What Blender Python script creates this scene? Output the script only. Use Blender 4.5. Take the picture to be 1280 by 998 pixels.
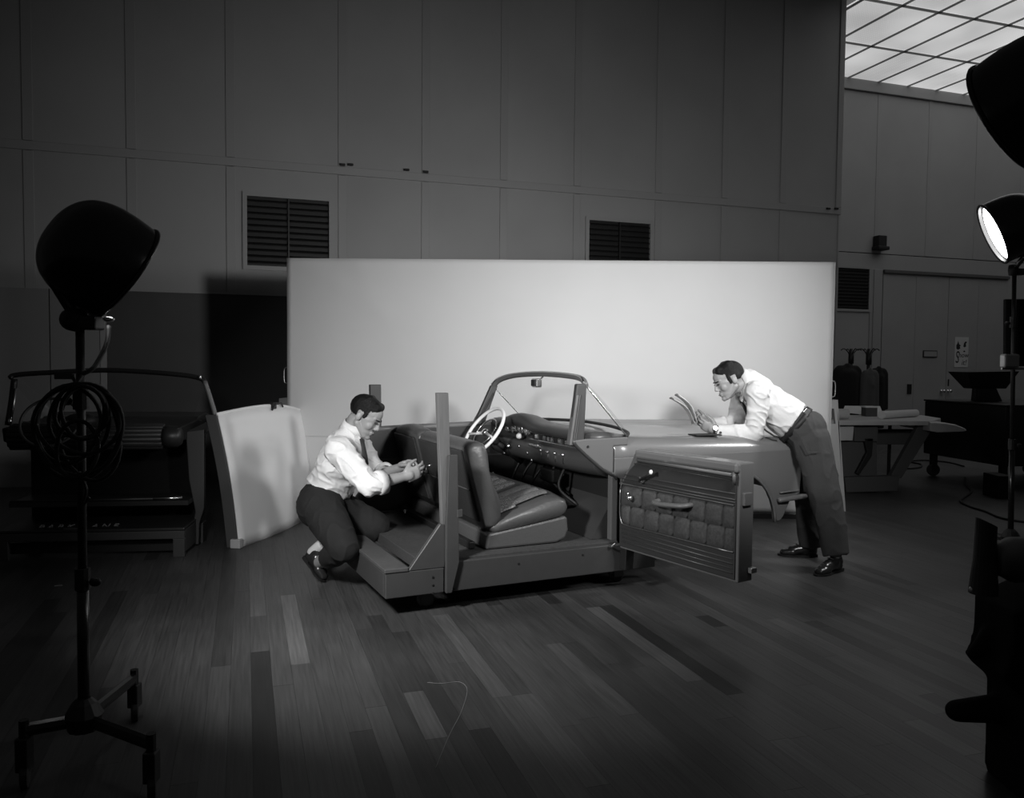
import bpy, bmesh, math, random
from mathutils import Vector, Matrix, noise
random.seed(7)
sc = bpy.context.scene
COL = sc.collection
for o in list(bpy.data.objects): bpy.data.objects.remove(o)

# ------------------------------------------------------------------ camera
FPX, CAMH = 1010.0, 1.25
PITCH, ROLL = math.atan2(46, 1010.0), 0.0091
cfw = Vector((0, math.cos(PITCH), -math.sin(PITCH)))
cr0 = Vector((1, 0, 0)); cu0 = Vector((0, math.sin(PITCH), math.cos(PITCH)))
crt = math.cos(ROLL)*cr0 + math.sin(ROLL)*cu0
cup = math.cos(ROLL)*cu0 - math.sin(ROLL)*cr0
CC = Vector((0, 0, CAMH))
cd = bpy.data.cameras.new('camera'); cam = bpy.data.objects.new('camera', cd); COL.objects.link(cam)
cd.sensor_width = 36.0; cd.lens = 36.0*FPX/1280.0; cd.clip_start = 0.05; cd.clip_end = 100
cam.matrix_world = Matrix(((crt.x, cup.x, -cfw.x, CC.x), (crt.y, cup.y, -cfw.y, CC.y), (crt.z, cup.z, -cfw.z, CC.z), (0, 0, 0, 1)))
sc.camera = cam

# ------------------------------------------------------------------ world, exposure
w = bpy.data.worlds.new('world'); sc.world = w; w.use_nodes = True
w.node_tree.nodes['Background'].inputs[0].default_value = (1, 1, 1, 1)
w.node_tree.nodes['Background'].inputs[1].default_value = 0.016
sc.view_settings.view_transform = 'Standard'; sc.view_settings.look = 'None'
sc.view_settings.exposure = 0.0; sc.view_settings.gamma = 1.0
sc.view_settings.use_curve_mapping = False
KEY_W, RIM_W, LEFT_W, CEIL_E = 30.0, 14.0, 22.0, 0.95

# ------------------------------------------------------------------ measuring helpers (photo pixel -> real point in the room)
def ray(x, y): return cfw + (x-640)/FPX*crt - (y-499)/FPX*cup
def P(x, y, t):
    d = ray(x, y); return CC + d*(t/d.y)
def Fz(x, y, z=0.0):
    d = ray(x, y); return CC + d*((z-CAMH)/d.z)
def PLN(x, y, n, D):
    d = ray(x, y); return CC + d*((D-CC.dot(n))/d.dot(n))

# ------------------------------------------------------------------ materials (a black and white photograph: neutral greys)
def mat(name, g, rough=0.6, metal=0.0, nscale=0, namt=0.0, bscale=0, bstr=0.0, spec=0.5, stretch=None, coat=0.0, emit=None, alpha_glass=False):
    m = bpy.data.materials.new(name); m.use_nodes = True
    nt = m.node_tree; b = nt.nodes['Principled BSDF']
    b.inputs['Base Color'].default_value = (g, g, g, 1)
    b.inputs['Roughness'].default_value = rough; b.inputs['Metallic'].default_value = metal
    b.inputs['Specular IOR Level'].default_value = spec
    b.inputs['Coat Weight'].default_value = coat
    if emit:
        b.inputs['Emission Color'].default_value = (1, 1, 1, 1); b.inputs['Emission Strength'].default_value = emit
    tc = None
    if nscale or bscale:
        tc = nt.nodes.new('ShaderNodeTexCoord'); mp = nt.nodes.new('ShaderNodeMapping')
        nt.links.new(tc.outputs['Object'], mp.inputs['Vector'])
        if stretch: mp.inputs['Scale'].default_value = stretch
    if nscale:
        n = nt.nodes.new('ShaderNodeTexNoise'); n.inputs['Scale'].default_value = nscale; n.inputs['Detail'].default_value = 5
        nt.links.new(mp.outputs['Vector'], n.inputs['Vector'])
        r = nt.nodes.new('ShaderNodeMapRange')
        r.inputs['From Min'].default_value = 0.25; r.inputs['From Max'].default_value = 0.75
        r.inputs['To Min'].default_value = g*(1-namt); r.inputs['To Max'].default_value = g*(1+namt)
        nt.links.new(n.outputs['Fac'], r.inputs['Value']); nt.links.new(r.outputs['Result'], b.inputs['Base Color'])
    if bscale:
        n2 = nt.nodes.new('ShaderNodeTexNoise'); n2.inputs['Scale'].default_value = bscale; n2.inputs['Detail'].default_value = 3
        nt.links.new(mp.outputs['Vector'], n2.inputs['Vector'])
        bp = nt.nodes.new('ShaderNodeBump'); bp.inputs['Strength'].default_value = bstr; bp.inputs['Distance'].default_value = 0.02
        nt.links.new(n2.outputs['Fac'], bp.inputs['Height']); nt.links.new(bp.outputs['Normal'], b.inputs['Normal'])
    return m

def plank_mat(name, per_object):
    m = bpy.data.materials.new(name); m.use_nodes = True
    nt = m.node_tree; b = nt.nodes['Principled BSDF']; L = nt.links.new
    b.inputs['Roughness'].default_value = 0.42; b.inputs['Specular IOR Level'].default_value = 0.45
    tc = nt.nodes.new('ShaderNodeTexCoord')
    mp = nt.nodes.new('ShaderNodeMapping'); mp.inputs['Scale'].default_value = (60, 2.2, 1)
    L(tc.outputs['Object'], mp.inputs['Vector'])
    n = nt.nodes.new('ShaderNodeTexNoise'); n.inputs['Scale'].default_value = 1.6; n.inputs['Detail'].default_value = 6
    L(mp.outputs['Vector'], n.inputs['Vector'])
    n2 = nt.nodes.new('ShaderNodeTexNoise'); n2.inputs['Scale'].default_value = 1.3; n2.inputs['Detail'].default_value = 5
    L(tc.outputs['Object'], n2.inputs['Vector'])
    if per_object:
        oi = nt.nodes.new('ShaderNodeObjectInfo'); colsock = oi.outputs['Color']
    else:
        at = nt.nodes.new('ShaderNodeAttribute'); at.attribute_name = 'tone'; colsock = at.outputs['Color']
    r = nt.nodes.new('ShaderNodeMapRange'); r.inputs['To Min'].default_value = 0.72; r.inputs['To Max'].default_value = 1.28
    r.inputs['From Min'].default_value = 0.3; r.inputs['From Max'].default_value = 0.7
    L(n.outputs['Fac'], r.inputs['Value'])
    r2 = nt.nodes.new('ShaderNodeMapRange'); r2.inputs['To Min'].default_value = 0.75; r2.inputs['To Max'].default_value = 1.2
    r2.inputs['From Min'].default_value = 0.3; r2.inputs['From Max'].default_value = 0.7
    L(n2.outputs['Fac'], r2.inputs['Value'])
    mu = nt.nodes.new('ShaderNodeMath'); mu.operation = 'MULTIPLY'; L(r.outputs[0], mu.inputs[0]); L(r2.outputs[0], mu.inputs[1])
    mx = nt.nodes.new('ShaderNodeVectorMath'); mx.operation = 'SCALE'; L(colsock, mx.inputs[0]); L(mu.outputs[0], mx.inputs['Scale'])
    L(mx.outputs[0], b.inputs['Base Color'])
    rr = nt.nodes.new('ShaderNodeMapRange'); rr.inputs['To Min'].default_value = 0.34; rr.inputs['To Max'].default_value = 0.55
    L(n2.outputs['Fac'], rr.inputs['Value']); L(rr.outputs[0], b.inputs['Roughness'])
    bp = nt.nodes.new('ShaderNodeBump'); bp.inputs['Strength'].default_value = 0.12; bp.inputs['Distance'].default_value = 0.004
    L(n.outputs['Fac'], bp.inputs['Height']); L(bp.outputs['Normal'], b.inputs['Normal'])
    return m

def glass_mat(name):
    m = bpy.data.materials.new(name); m.use_nodes = True
    nt = m.node_tree; nt.nodes.remove(nt.nodes['Principled BSDF'])
    out = nt.nodes['Material Output']
    t = nt.nodes.new('ShaderNodeBsdfTransparent'); t.inputs[0].default_value = (0.93, 0.93, 0.93, 1)
    g = nt.nodes.new('ShaderNodeBsdfGlossy'); g.inputs['Roughness'].default_value = 0.03
    mx = nt.nodes.new('ShaderNodeMixShader'); mx.inputs[0].default_value = 0.06
    nt.links.new(t.outputs[0], mx.inputs[1]); nt.links.new(g.outputs[0], mx.inputs[2])
    nt.links.new(mx.outputs[0], out.inputs['Surface'])
    return m

def thin_mat(name, g, tr):
    # thin sheet that also lets light through: paper, plastic grid
    m = bpy.data.materials.new(name); m.use_nodes = True
    nt = m.node_tree; b = nt.nodes['Principled BSDF']; b.inputs['Base Color'].default_value = (g, g, g, 1); b.inputs['Roughness'].default_value = 0.8
    t = nt.nodes.new('ShaderNodeBsdfTranslucent'); t.inputs[0].default_value = (g, g, g, 1)
    mx = nt.nodes.new('ShaderNodeMixShader'); mx.inputs[0].default_value = tr
    nt.links.new(b.outputs[0], mx.inputs[1]); nt.links.new(t.outputs[0], mx.inputs[2])
    nt.links.new(mx.outputs[0], nt.nodes['Material Output'].inputs['Surface'])
    return m

def dots_mat(name, g, e):
    # egg-crate diffuser of a luminous ceiling: gives off light, a fine grid of cells
    m = bpy.data.materials.new(name); m.use_nodes = True
    nt = m.node_tree; b = nt.nodes['Principled BSDF']; L = nt.links.new
    b.inputs['Base Color'].default_value = (g, g, g, 1)
    tc = nt.nodes.new('ShaderNodeTexCoord')
    v = nt.nodes.new('ShaderNodeTexVoronoi'); v.inputs['Scale'].default_value = 26; v.inputs['Randomness'].default_value = 0.0
    L(tc.outputs['Object'], v.inputs['Vector'])
    r = nt.nodes.new('ShaderNodeMapRange'); r.inputs['From Max'].default_value = 0.6
    r.inputs['To Min'].default_value = e*1.32; r.inputs['To Max'].default_value = e*0.42
    L(v.outputs['Distance'], r.inputs['Value'])
    n = nt.nodes.new('ShaderNodeTexNoise'); n.inputs['Scale'].default_value = 0.8; L(tc.outputs['Object'], n.inputs['Vector'])
    r2 = nt.nodes.new('ShaderNodeMapRange'); r2.inputs['From Min'].default_value = 0.3; r2.inputs['From Max'].default_value = 0.7
    r2.inputs['To Min'].default_value = 0.75; r2.inputs['To Max'].default_value = 1.25; L(n.outputs['Fac'], r2.inputs['Value'])
    mu = nt.nodes.new('ShaderNodeMath'); mu.operation = 'MULTIPLY'; L(r.outputs[0], mu.inputs[0]); L(r2.outputs[0], mu.inputs[1])
    b.inputs['Emission Color'].default_value = (1, 1, 1, 1)
    L(mu.outputs[0], b.inputs['Emission Strength'])
    return m

def cloth_mat(name, g, dots=140, amt=0.5):
    m = bpy.data.materials.new(name); m.use_nodes = True
    nt = m.node_tree; b = nt.nodes['Principled BSDF']; L = nt.links.new
    b.inputs['Roughness'].default_value = 0.8
    tc = nt.nodes.new('ShaderNodeTexCoord')
    v = nt.nodes.new('ShaderNodeTexVoronoi'); v.inputs['Scale'].default_value = dots
    L(tc.outputs['Object'], v.inputs['Vector'])
    r = nt.nodes.new('ShaderNodeMapRange'); r.inputs['From Max'].default_value = 0.7
    r.inputs['To Min'].default_value = g*(1+amt); r.inputs['To Max'].default_value = g*(1-amt)
    L(v.outputs['Distance'], r.inputs['Value']); L(r.outputs[0], b.inputs['Base Color'])
    bp = nt.nodes.new('ShaderNodeBump'); bp.inputs['Strength'].default_value = 0.3; bp.inputs['Distance'].default_value = 0.003
    L(v.outputs['Distance'], bp.inputs['Height']); L(bp.outputs['Normal'], b.inputs['Normal'])
    return m

M = dict(
    wall=mat('painted_wall', 0.34, 0.7, nscale=1.2, namt=0.06), batten=mat('painted_batten', 0.33, 0.6),
    wains=mat('dark_wainscot', 0.06, 0.6, nscale=3, namt=0.1), wainl=mat('light_wainscot', 0.26, 0.7),
    sub=mat('subfloor', 0.03, 0.9), dark=mat('matt_black', 0.007, 0.6), black=mat('black_enamel', 0.012, 0.25),
    blackrough=mat('black_cloth', 0.012, 0.95, spec=0.1), rubber=mat('rubber', 0.02, 0.7),
    slat=mat('louver_slat', 0.014, 0.5), chrome=mat('chrome', 0.85, 0.25, 1.0), steel=mat('dull_steel', 0.35, 0.4, 1.0),
    paper=mat('backdrop_paper', 0.58, 0.85, nscale=1.5, namt=0.03, bscale=2.2, bstr=0.18),
    frame=mat('flat_frame_wood', 0.45, 0.7), buck=mat('buck_paint', 0.044, 0.55, nscale=14, namt=0.08),
    post=mat('pale_lumber', 0.10, 0.7, nscale=10, namt=0.18, stretch=(6, 6, 0.6)), deck=mat('deck_carpet', 0.036, 0.9, nscale=60, namt=0.3),
    stepm=mat('step_board', 0.056, 0.8, nscale=40, namt=0.15),
    body=mat('body_lacquer', 0.15, 0.29, coat=0.5), bodyside=mat('body_side_lacquer', 0.12, 0.45),
    leather=mat('vinyl_leather', 0.075, 0.38, bscale=60, bstr=0.08), leatherd=mat('dark_vinyl', 0.03, 0.45, bscale=60, bstr=0.08),
    trimd=mat('door_vinyl', 0.035, 0.42), pad=mat('pad_cloth', 0.05, 0.85, nscale=90, namt=0.35),
    doorm=mat('door_paint', 0.12, 0.45), ribm=mat('door_rib', 0.055, 0.4), seatcloth=cloth_mat('seat_insert_cloth', 0.22, 130, 0.7), seatcloth2=cloth_mat('seat_insert_dark', 0.13, 130, 0.35),
    white=mat('ivory_plastic', 0.82, 0.3), dashpad=mat('dash_pad', 0.05, 0.4), dashm=mat('dash_metal', 0.06, 0.3),
    interior=mat('dark_interior', 0.03, 0.8), glass=glass_mat('windshield_glass'),
    shirt=mat('white_shirt', 0.66, 0.85, bscale=16, bstr=0.35), skin=mat('skin', 0.27, 0.5), hair=mat('dark_hair', 0.008, 0.5, spec=0.2, bscale=90, bstr=0.4, stretch=(1, 1, 4)),
    trouserg=mat('grey_trousers', 0.04, 0.9, bscale=12, bstr=0.3), trouserb=mat('black_trousers', 0.009, 0.9, bscale=12, bstr=0.3),
    tie=mat('dark_tie', 0.03, 0.7), shoe=mat('polished_shoe', 0.02, 0.25), belt=mat('belt_leather', 0.012, 0.6), sock=mat('pale_sock', 0.5, 0.9),
    hoodp=mat('white_hood_panel', 0.88, 0.5), hoode=mat('hood_edge', 0.06, 0.5), sheet=mat('paper_sheet', 0.72, 0.8),
    table=mat('table_board', 0.5, 0.6), tabled=mat('table_understructure', 0.075, 0.7), coatb=mat('dark_coat', 0.014, 0.95), coatg=mat('grey_jacket', 0.10, 0.95),
    ink=mat('ink', 0.015, 0.8), poster=mat('poster_card', 0.6, 0.8), darkcar=mat('dark_car_paint', 0.022, 0.4), greyp=mat('grey_pillar_paint', 0.045, 0.5),
    plate=mat('pale_letters', 0.28, 0.5), lampin=mat('lamp_face', 0.8, 0.5, emit=14.0), lampoff=mat('reflector_inside', 0.6, 0.4),
    lampon=mat('reflector_lit', 0.6, 0.4, emit=6.0), drum=mat('grey_drum', 0.06, 0.7), string=mat('pale_string', 0.18, 0.8),
    light=dots_mat('ceiling_diffuser', 0.5, CEIL_E), grid=mat('ceiling_grid', 0.10, 0.6), gridbar=thin_mat('ceiling_grid_bar', 0.42, 0.75), leaf=thin_mat('held_paper', 0.8, 0.45), cable=mat('cable_rubber', 0.01, 0.6), door=mat('door_paint_grey', 0.34, 0.65, nscale=2, namt=0.05),
    eye=mat('eye_dark', 0.02, 0.3), plank=plank_mat('oak_planks', True), planks=plank_mat('oak_planks_far', False),
)

# ------------------------------------------------------------------ mesh helpers
class MB:
    def __init__(s): s.v = []; s.f = []
    def add(s, vs, fs):
        k = len(s.v); s.v += [Vector(v) for v in vs]; s.f += [tuple(i+k for i in f) for f in fs]; return s
    def box(s, lo, hi, X=None):
        vs = [Vector((x, y, z)) for x in (lo[0], hi[0]) for y in (lo[1], hi[1]) for z in (lo[2], hi[2])]
        if X is not None: vs = [X @ v for v in vs]
        return s.add(vs, [(0, 1, 3, 2), (4, 6, 7, 5), (0, 4, 5, 1), (2, 3, 7, 6), (0, 2, 6, 4), (1, 5, 7, 3)])
    def prism(s, pts, d):
        n = len(pts); d = Vector(d); vs = [Vector(p) for p in pts] + [Vector(p)+d for p in pts]
        return s.add(vs, [tuple(range(n))[::-1], tuple(range(n, 2*n))] + [(i, (i+1) % n, n+(i+1) % n, n+i) for i in range(n)])
    def loft(s, loops, cap=True, closed=True):
        n = len(loops[0]); vs = [p for l in loops for p in l]; fs = []
        for a in range(len(loops)-1):
            for i in range(n if closed else n-1):
                j = (i+1) % n; fs.append((a*n+i, a*n+j, (a+1)*n+j, (a+1)*n+i))
        if cap and closed:
            fs.append(tuple(range(n))[::-1]); fs.append(tuple((len(loops)-1)*n+i for i in range(n)))
        return s.add(vs, fs)
    def tube(s, pts, r, n=8, closed=False, cap=True, flat=None):
        pts = [Vector(p) for p in pts]; m = len(pts); rs = r if isinstance(r, (list, tuple)) else [r]*m
        t0 = (pts[1]-pts[0]).normalized()
        ref = Vector((0, 0, 1)) if abs(t0.z) < 0.9 else Vector((1, 0, 0))
        a = t0.cross(ref).normalized(); loops = []
        for i in range(m):
            if closed: t = pts[(i+1) % m]-pts[(i-1) % m]
            else: t = pts[min(i+1, m-1)]-pts[max(i-1, 0)]
            if t.length < 1e-9: t = t0
            t = t.normalized(); a = (a - t*a.dot(t)).normalized(); b = t.cross(a)
            fl = flat or (1, 1)
            loops.append([pts[i] + rs[i]*(fl[0]*math.cos(2*math.pi*k/n)*a + fl[1]*math.sin(2*math.pi*k/n)*b) for k in range(n)])
        if closed:
            k = len(s.v); s.loft(loops, cap=False)
            L0 = k+(m-1)*n
            best = min(range(n), key=lambda q: (loops[-1][0]-loops[0][q]).length)
            for i in range(n):
                s.f.append((L0+i, L0+(i+1) % n, k+(best+i+1) % n, k+(best+i) % n))
        else: s.loft(loops, cap=cap)
        return s
    def lathe(s, prof, o, axis, n=24, arc=None):
        o = Vector(o); ax = Vector(axis).normalized()
        ref = Vector((0, 0, 1)) if abs(ax.z) < 0.9 else Vector((1, 0, 0))
        a = ax.cross(ref).normalized(); b = ax.cross(a)
        loops = [[o+ax*h+max(r, 1e-4)*(math.cos(2*math.pi*k/n)*a+math.sin(2*math.pi*k/n)*b) for k in range(n)] for r, h in prof]
        return s.loft(loops, cap=True)
    def ell(s, c, rad, X=None, n=14):
        c = Vector(c); loops = []
        for i in range(1, n//2):
            th = math.pi*i/(n//2)
            loops.append([Vector((math.sin(th)*math.cos(2*math.pi*k/n)*rad[0], math.sin(th)*math.sin(2*math.pi*k/n)*rad[1], math.cos(th)*rad[2])) for k in range(n)])
        if X is not None: loops = [[X @ v for v in l] for l in loops]
        return s.loft([[c+v for v in l] for l in loops])
    def cap_(s, p0, r0, p1, r1, wax=None, ws=1.0, flat0=False, flat1=False, n=24):
        p0 = Vector(p0); p1 = Vector(p1); t = p1-p0; L = t.length; t = t.normalized()
        if wax is None: wax = Vector((0, 0, 1)) if abs(t.z) < 0.9 else Vector((1, 0, 0))
        a = Vector(wax); a = (a-t*a.dot(t)).normalized(); b = t.cross(a); loops = []
        sec = []
        if not flat0: sec += [(-r0*math.cos(q), r0*math.sin(q)) for q in (0.25, 0.6, 1.0, 1.3)]
        sec += [(L*k/4, r0+(r1-r0)*k/4) for k in range(5)]
        if not flat1: sec += [(L+r1*math.cos(q), r1*math.sin(q)) for q in (1.3, 1.0, 0.6, 0.25)]
        for h, r in sec:
            loops.append([p0+t*h+r*(ws*math.cos(2*math.pi*k/n)*a+math.sin(2*math.pi*k/n)*b) for k in range(n)])
        return s.loft(loops)
    def mesh(s, name):
        bm = bmesh.new(); vs = [bm.verts.new(v) for v in s.v]
        for f in s.f:
            try: bm.faces.new([vs[i] for i in f])
            except ValueError: pass
        bmesh.ops.recalc_face_normals(bm, faces=bm.faces)
        me = bpy.data.meshes.new(name); bm.to_mesh(me); bm.free(); return me
    def build(s, name, m, parent=None, smooth=False, bevel=0, sub=0, seg=2, thick=0):
        me = s.mesh(name); return link(name, me, m, parent, smooth, bevel, sub, seg, thick)

def link(name, me, m, parent=None, smooth=False, bevel=0, sub=0, seg=2, thick=0):
    o = bpy.data.objects.new(name, me); COL.objects.link(o)
    if m is not None and not me.materials: me.materials.append(m)
    if parent is not None: o.parent = parent
    if smooth:
        for p in me.polygons: p.use_smooth = True
    if thick:
        q = o.modifiers.new('solid', 'SOLIDIFY'); q.thickness = thick; q.offset = 0
    if bevel:
        q = o.modifiers.new('bevel', 'BEVEL'); q.width = bevel; q.segments = seg; q.limit_method = 'ANGLE'; q.angle_limit = math.radians(40)
    if sub:
        q = o.modifiers.new('sub', 'SUBSURF'); q.levels = sub; q.render_levels = sub
    return o

def thing(name, label, cat, loc=(0, 0, 0), rz=0.0, group=None):
    o = bpy.data.objects.new(name, None); COL.objects.link(o); o.empty_display_size = 0.1
    o.location = loc; o.rotation_euler = (0, 0, rz)
    o['label'] = label; o['category'] = cat
    if group: o['group'] = group
    return o
def tag(o, label, cat, group=None):
    o['label'] = label; o['category'] = cat
    if group: o['group'] = group
    return o
def struct(o): o['kind'] = 'structure'; return o
def smooth_pts(pts, k=6, closed=False):
    pts = [Vector(p) for p in pts]; n = len(pts); out = []
    rng = range(n) if closed else range(n-1)
    for i in rng:
        p0 = pts[(i-1) % n] if closed or i > 0 else pts[0]*2-pts[1]
        p1 = pts[i]; p2 = pts[(i+1) % n]
        p3 = pts[(i+2) % n] if closed or i+2 < n else p2*2-p1
        for q in range(k):
            t = q/k
            out.append(0.5*((2*p1)+(p2-p0)*t+(2*p0-5*p1+4*p2-p3)*t*t+(3*p1-p0-3*p2+p3)*t**3))
    if not closed: out.append(pts[-1])
    return out
def blob_mesh(mb, name, voxel=0.006, it=6, fac=0.5):
    # overlapping closed shapes -> one continuous surface
    me = mb.mesh(name+'_src'); o = bpy.data.objects.new(name+'_tmp', me); COL.objects.link(o)
    q = o.modifiers.new('r', 'REMESH'); q.mode = 'VOXEL'; q.voxel_size = voxel; q.use_smooth_shade = True
    if it:
        q = o.modifiers.new('s', 'SMOOTH'); q.iterations = it; q.factor = fac
    bpy.context.view_layer.update()
    dg = bpy.context.evaluated_depsgraph_get()
    out = bpy.data.meshes.new_from_object(o.evaluated_get(dg)); out.name = name
    bpy.data.objects.remove(o); bpy.data.meshes.remove(me)
    for p in out.polygons: p.use_smooth = True
    return out
def wrinkle(me, amp, sc_, seed=0, amp2=0.0):
    ns = [v.normal.copy() for v in me.vertices]; out = []
    for v, nn in zip(me.vertices, ns):
        p = Vector((v.co.x*sc_[0]+seed, v.co.y*sc_[1], v.co.z*sc_[2]+.35*v.co.x*sc_[2]))
        n1 = noise.noise(p); ridge = (1-abs(noise.noise(p*1.7+Vector((9, 3, seed)))))**6
        q = v.co + nn*(amp*n1+amp2*(ridge-.25)); out += [q.x, q.y, q.z]
    me.vertices.foreach_set('co', out); me.update(); return me
def text_mesh(txt, size, X, depth=0.002, shear=0.0, name='lettering'):
    c = bpy.data.curves.new(name, 'FONT'); c.body = txt; c.size = size; c.extrude = depth; c.align_x = 'CENTER'; c.align_y = 'CENTER'; c.shear = shear; c.resolution_u = 3
    o = bpy.data.objects.new(name, c); COL.objects.link(o); bpy.context.view_layer.update()
    me = bpy.data.meshes.new_from_object(o.evaluated_get(bpy.context.evaluated_depsgraph_get()))
    bpy.data.objects.remove(o); me.transform(X); me.name = name; return me
def MX(o, ex, ey, ez):
    return Matrix(((ex[0], ey[0], ez[0], o[0]), (ex[1], ey[1], ez[1], o[1]), (ex[2], ey[2], ez[2], o[2]), (0, 0, 0, 1)))

# ------------------------------------------------------------------ lights of the place: three studio scoops (their lamps are built with them), luminous ceiling
# ------------------------------------------------------------------ room frame: s along the back wall, w away from the camera
PH = math.radians(18.3)
eS = Vector((math.cos(PH), math.sin(PH), 0)); eW = Vector((-math.sin(PH), math.cos(PH), 0)); eZ = Vector((0, 0, 1))
RX = MX((0, 0, 0), eS, eW, eZ)
RXI = RX.inverted()
def room(o):
    o.rotation_euler = (0, 0, PH); return o
def inroom(p): return RXI @ Vector(p)
D1, D2 = 8.9, 11.1          # back wall, deeper wing wall
WEND = 7.49                  # right end of the back wall
SEAM = 3.24

# ---- floor
fl = MB().box((-7, -3, -0.06), (16, 12, -0.02)).build('floor', M['sub']); struct(room(fl))
PW = 0.0775
s0 = inroom(Fz(313.4, 815.6)).x
def pix(sx, wy):
    q = RX @ Vector((sx, wy, 0)) - CC; k = q.dot(cfw)
    if k < 0.05: return None
    return 640+FPX*q.dot(crt)/k, 499-FPX*q.dot(cup)/k
special = {}
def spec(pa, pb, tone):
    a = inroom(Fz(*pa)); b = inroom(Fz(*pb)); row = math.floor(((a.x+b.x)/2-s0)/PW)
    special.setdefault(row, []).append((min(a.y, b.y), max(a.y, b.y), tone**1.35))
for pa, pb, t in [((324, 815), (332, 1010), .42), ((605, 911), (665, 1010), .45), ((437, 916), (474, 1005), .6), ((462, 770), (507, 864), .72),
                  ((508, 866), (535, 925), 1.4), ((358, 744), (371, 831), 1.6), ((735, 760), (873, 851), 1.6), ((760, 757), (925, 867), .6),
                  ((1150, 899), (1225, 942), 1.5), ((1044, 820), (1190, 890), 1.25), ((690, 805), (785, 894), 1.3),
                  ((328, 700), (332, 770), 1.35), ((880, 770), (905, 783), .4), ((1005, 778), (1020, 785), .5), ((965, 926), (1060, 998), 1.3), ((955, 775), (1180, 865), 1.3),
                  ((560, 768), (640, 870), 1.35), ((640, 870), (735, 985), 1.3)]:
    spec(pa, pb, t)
cells = []
for row in range(int(-6/PW), int(12/PW)):
    rnd = random.Random(row*31+5)
    segs = sorted(special.get(row, []))
    y = -0.2 - rnd.random()*1.5; k = 0
    while y < 11.6:
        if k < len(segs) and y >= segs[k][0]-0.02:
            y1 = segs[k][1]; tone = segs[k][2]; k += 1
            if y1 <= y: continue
        else:
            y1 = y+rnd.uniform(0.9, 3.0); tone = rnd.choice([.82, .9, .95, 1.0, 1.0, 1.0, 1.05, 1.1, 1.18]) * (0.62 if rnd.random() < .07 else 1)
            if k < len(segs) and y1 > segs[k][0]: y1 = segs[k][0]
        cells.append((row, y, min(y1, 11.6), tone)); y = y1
def score(c):
    sx = s0+(c[0]+.5)*PW; best = 0
    for q in (0, .25, .5, .75, 1):
        wy = c[1]+(c[2]-c[1])*q; p = pix(sx, wy)
        if p and -10 < p[0] < 1290 and 560 < p[1] < 1010: best = max(best, p[1])
    return best
cells.sort(key=lambda c: -score(c))
far = MB(); tones = []
BASE = 0.051
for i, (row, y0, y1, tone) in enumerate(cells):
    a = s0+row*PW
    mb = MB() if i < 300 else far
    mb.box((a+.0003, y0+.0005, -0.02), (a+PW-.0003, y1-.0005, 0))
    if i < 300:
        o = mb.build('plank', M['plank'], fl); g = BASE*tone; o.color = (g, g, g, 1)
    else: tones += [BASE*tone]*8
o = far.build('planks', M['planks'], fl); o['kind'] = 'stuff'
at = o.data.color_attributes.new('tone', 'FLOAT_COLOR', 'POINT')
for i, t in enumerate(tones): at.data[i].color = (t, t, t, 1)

# ---- back wall
wb = MB().box((-7, D1+.02, 0), (WEND, D1+.2, 7.5)).build('wall_back', M['sub']); struct(room(wb))
batt = [-4.6, -3.69, -2.774, -1.959, -1.058, -0.128, 1.005, 1.911, 2.819, 3.726, 4.799, 5.728, 6.592]
BW = 0.045
edges = [-7]+batt+[WEND]
vents = [(0.02, 0.872, 2.222, 2.957), (3.872, 4.698, 2.222, 2.952)]
for i in range(len(edges)-1):
    a, b = edges[i]+BW*.6, edges[i+1]-BW*.6
    MB().box((a, D1, SEAM+.085), (b, D1+.02, 7.5)).build('wall_panel', M['wall'], wb)
    lowz = 1.93 if b > -1.3 else 0.0
    z0 = 0.0
    hole = [v for v in vents if a < v[0] < b]
    if hole:
        v = hole[0]
        MB().box((a, D1, 0), (v[0], D1+.02, SEAM)).box((v[1], D1, 0), (b, D1+.02, SEAM)).box((v[0], D1, 0), (v[1], D1+.02, v[2])).box((v[0], D1, v[3]), (v[1], D1+.02, SEAM)).build('wall_panel', M['wall'], wb)
    else:
        MB().box((a, D1, 0), (b, D1+.02, SEAM)).build('wall_panel', M['wall'], wb)
for s_ in batt:
    MB().box((s_-BW, D1-.012, SEAM+.09), (s_+BW, D1+.02, 7.5)).build('batten', M['batten'], wb, bevel=.003, seg=1)
    MB().box((s_-BW, D1-.012, 0), (s_+BW, D1+.02, SEAM-.004)).build('batten', M['batten'], wb, bevel=.003, seg=1)
MB().box((-7, D1-.02, SEAM), (WEND+.01, D1+.02, SEAM+.085)).build('rail', M['batten'], wb, bevel=.004, seg=1)
MB().box((WEND-.075, D1-.015, SEAM+.09), (WEND+.01, D1+.21, 7.5)).build('corner_post', M['batten'], wb, bevel=.004, seg=1)
MB().box((WEND-.03, D1-.01, 0), (WEND+.0, D1+.21, SEAM-.01)).build('corner_post', M['batten'], wb, bevel=.004, seg=1)
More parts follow.
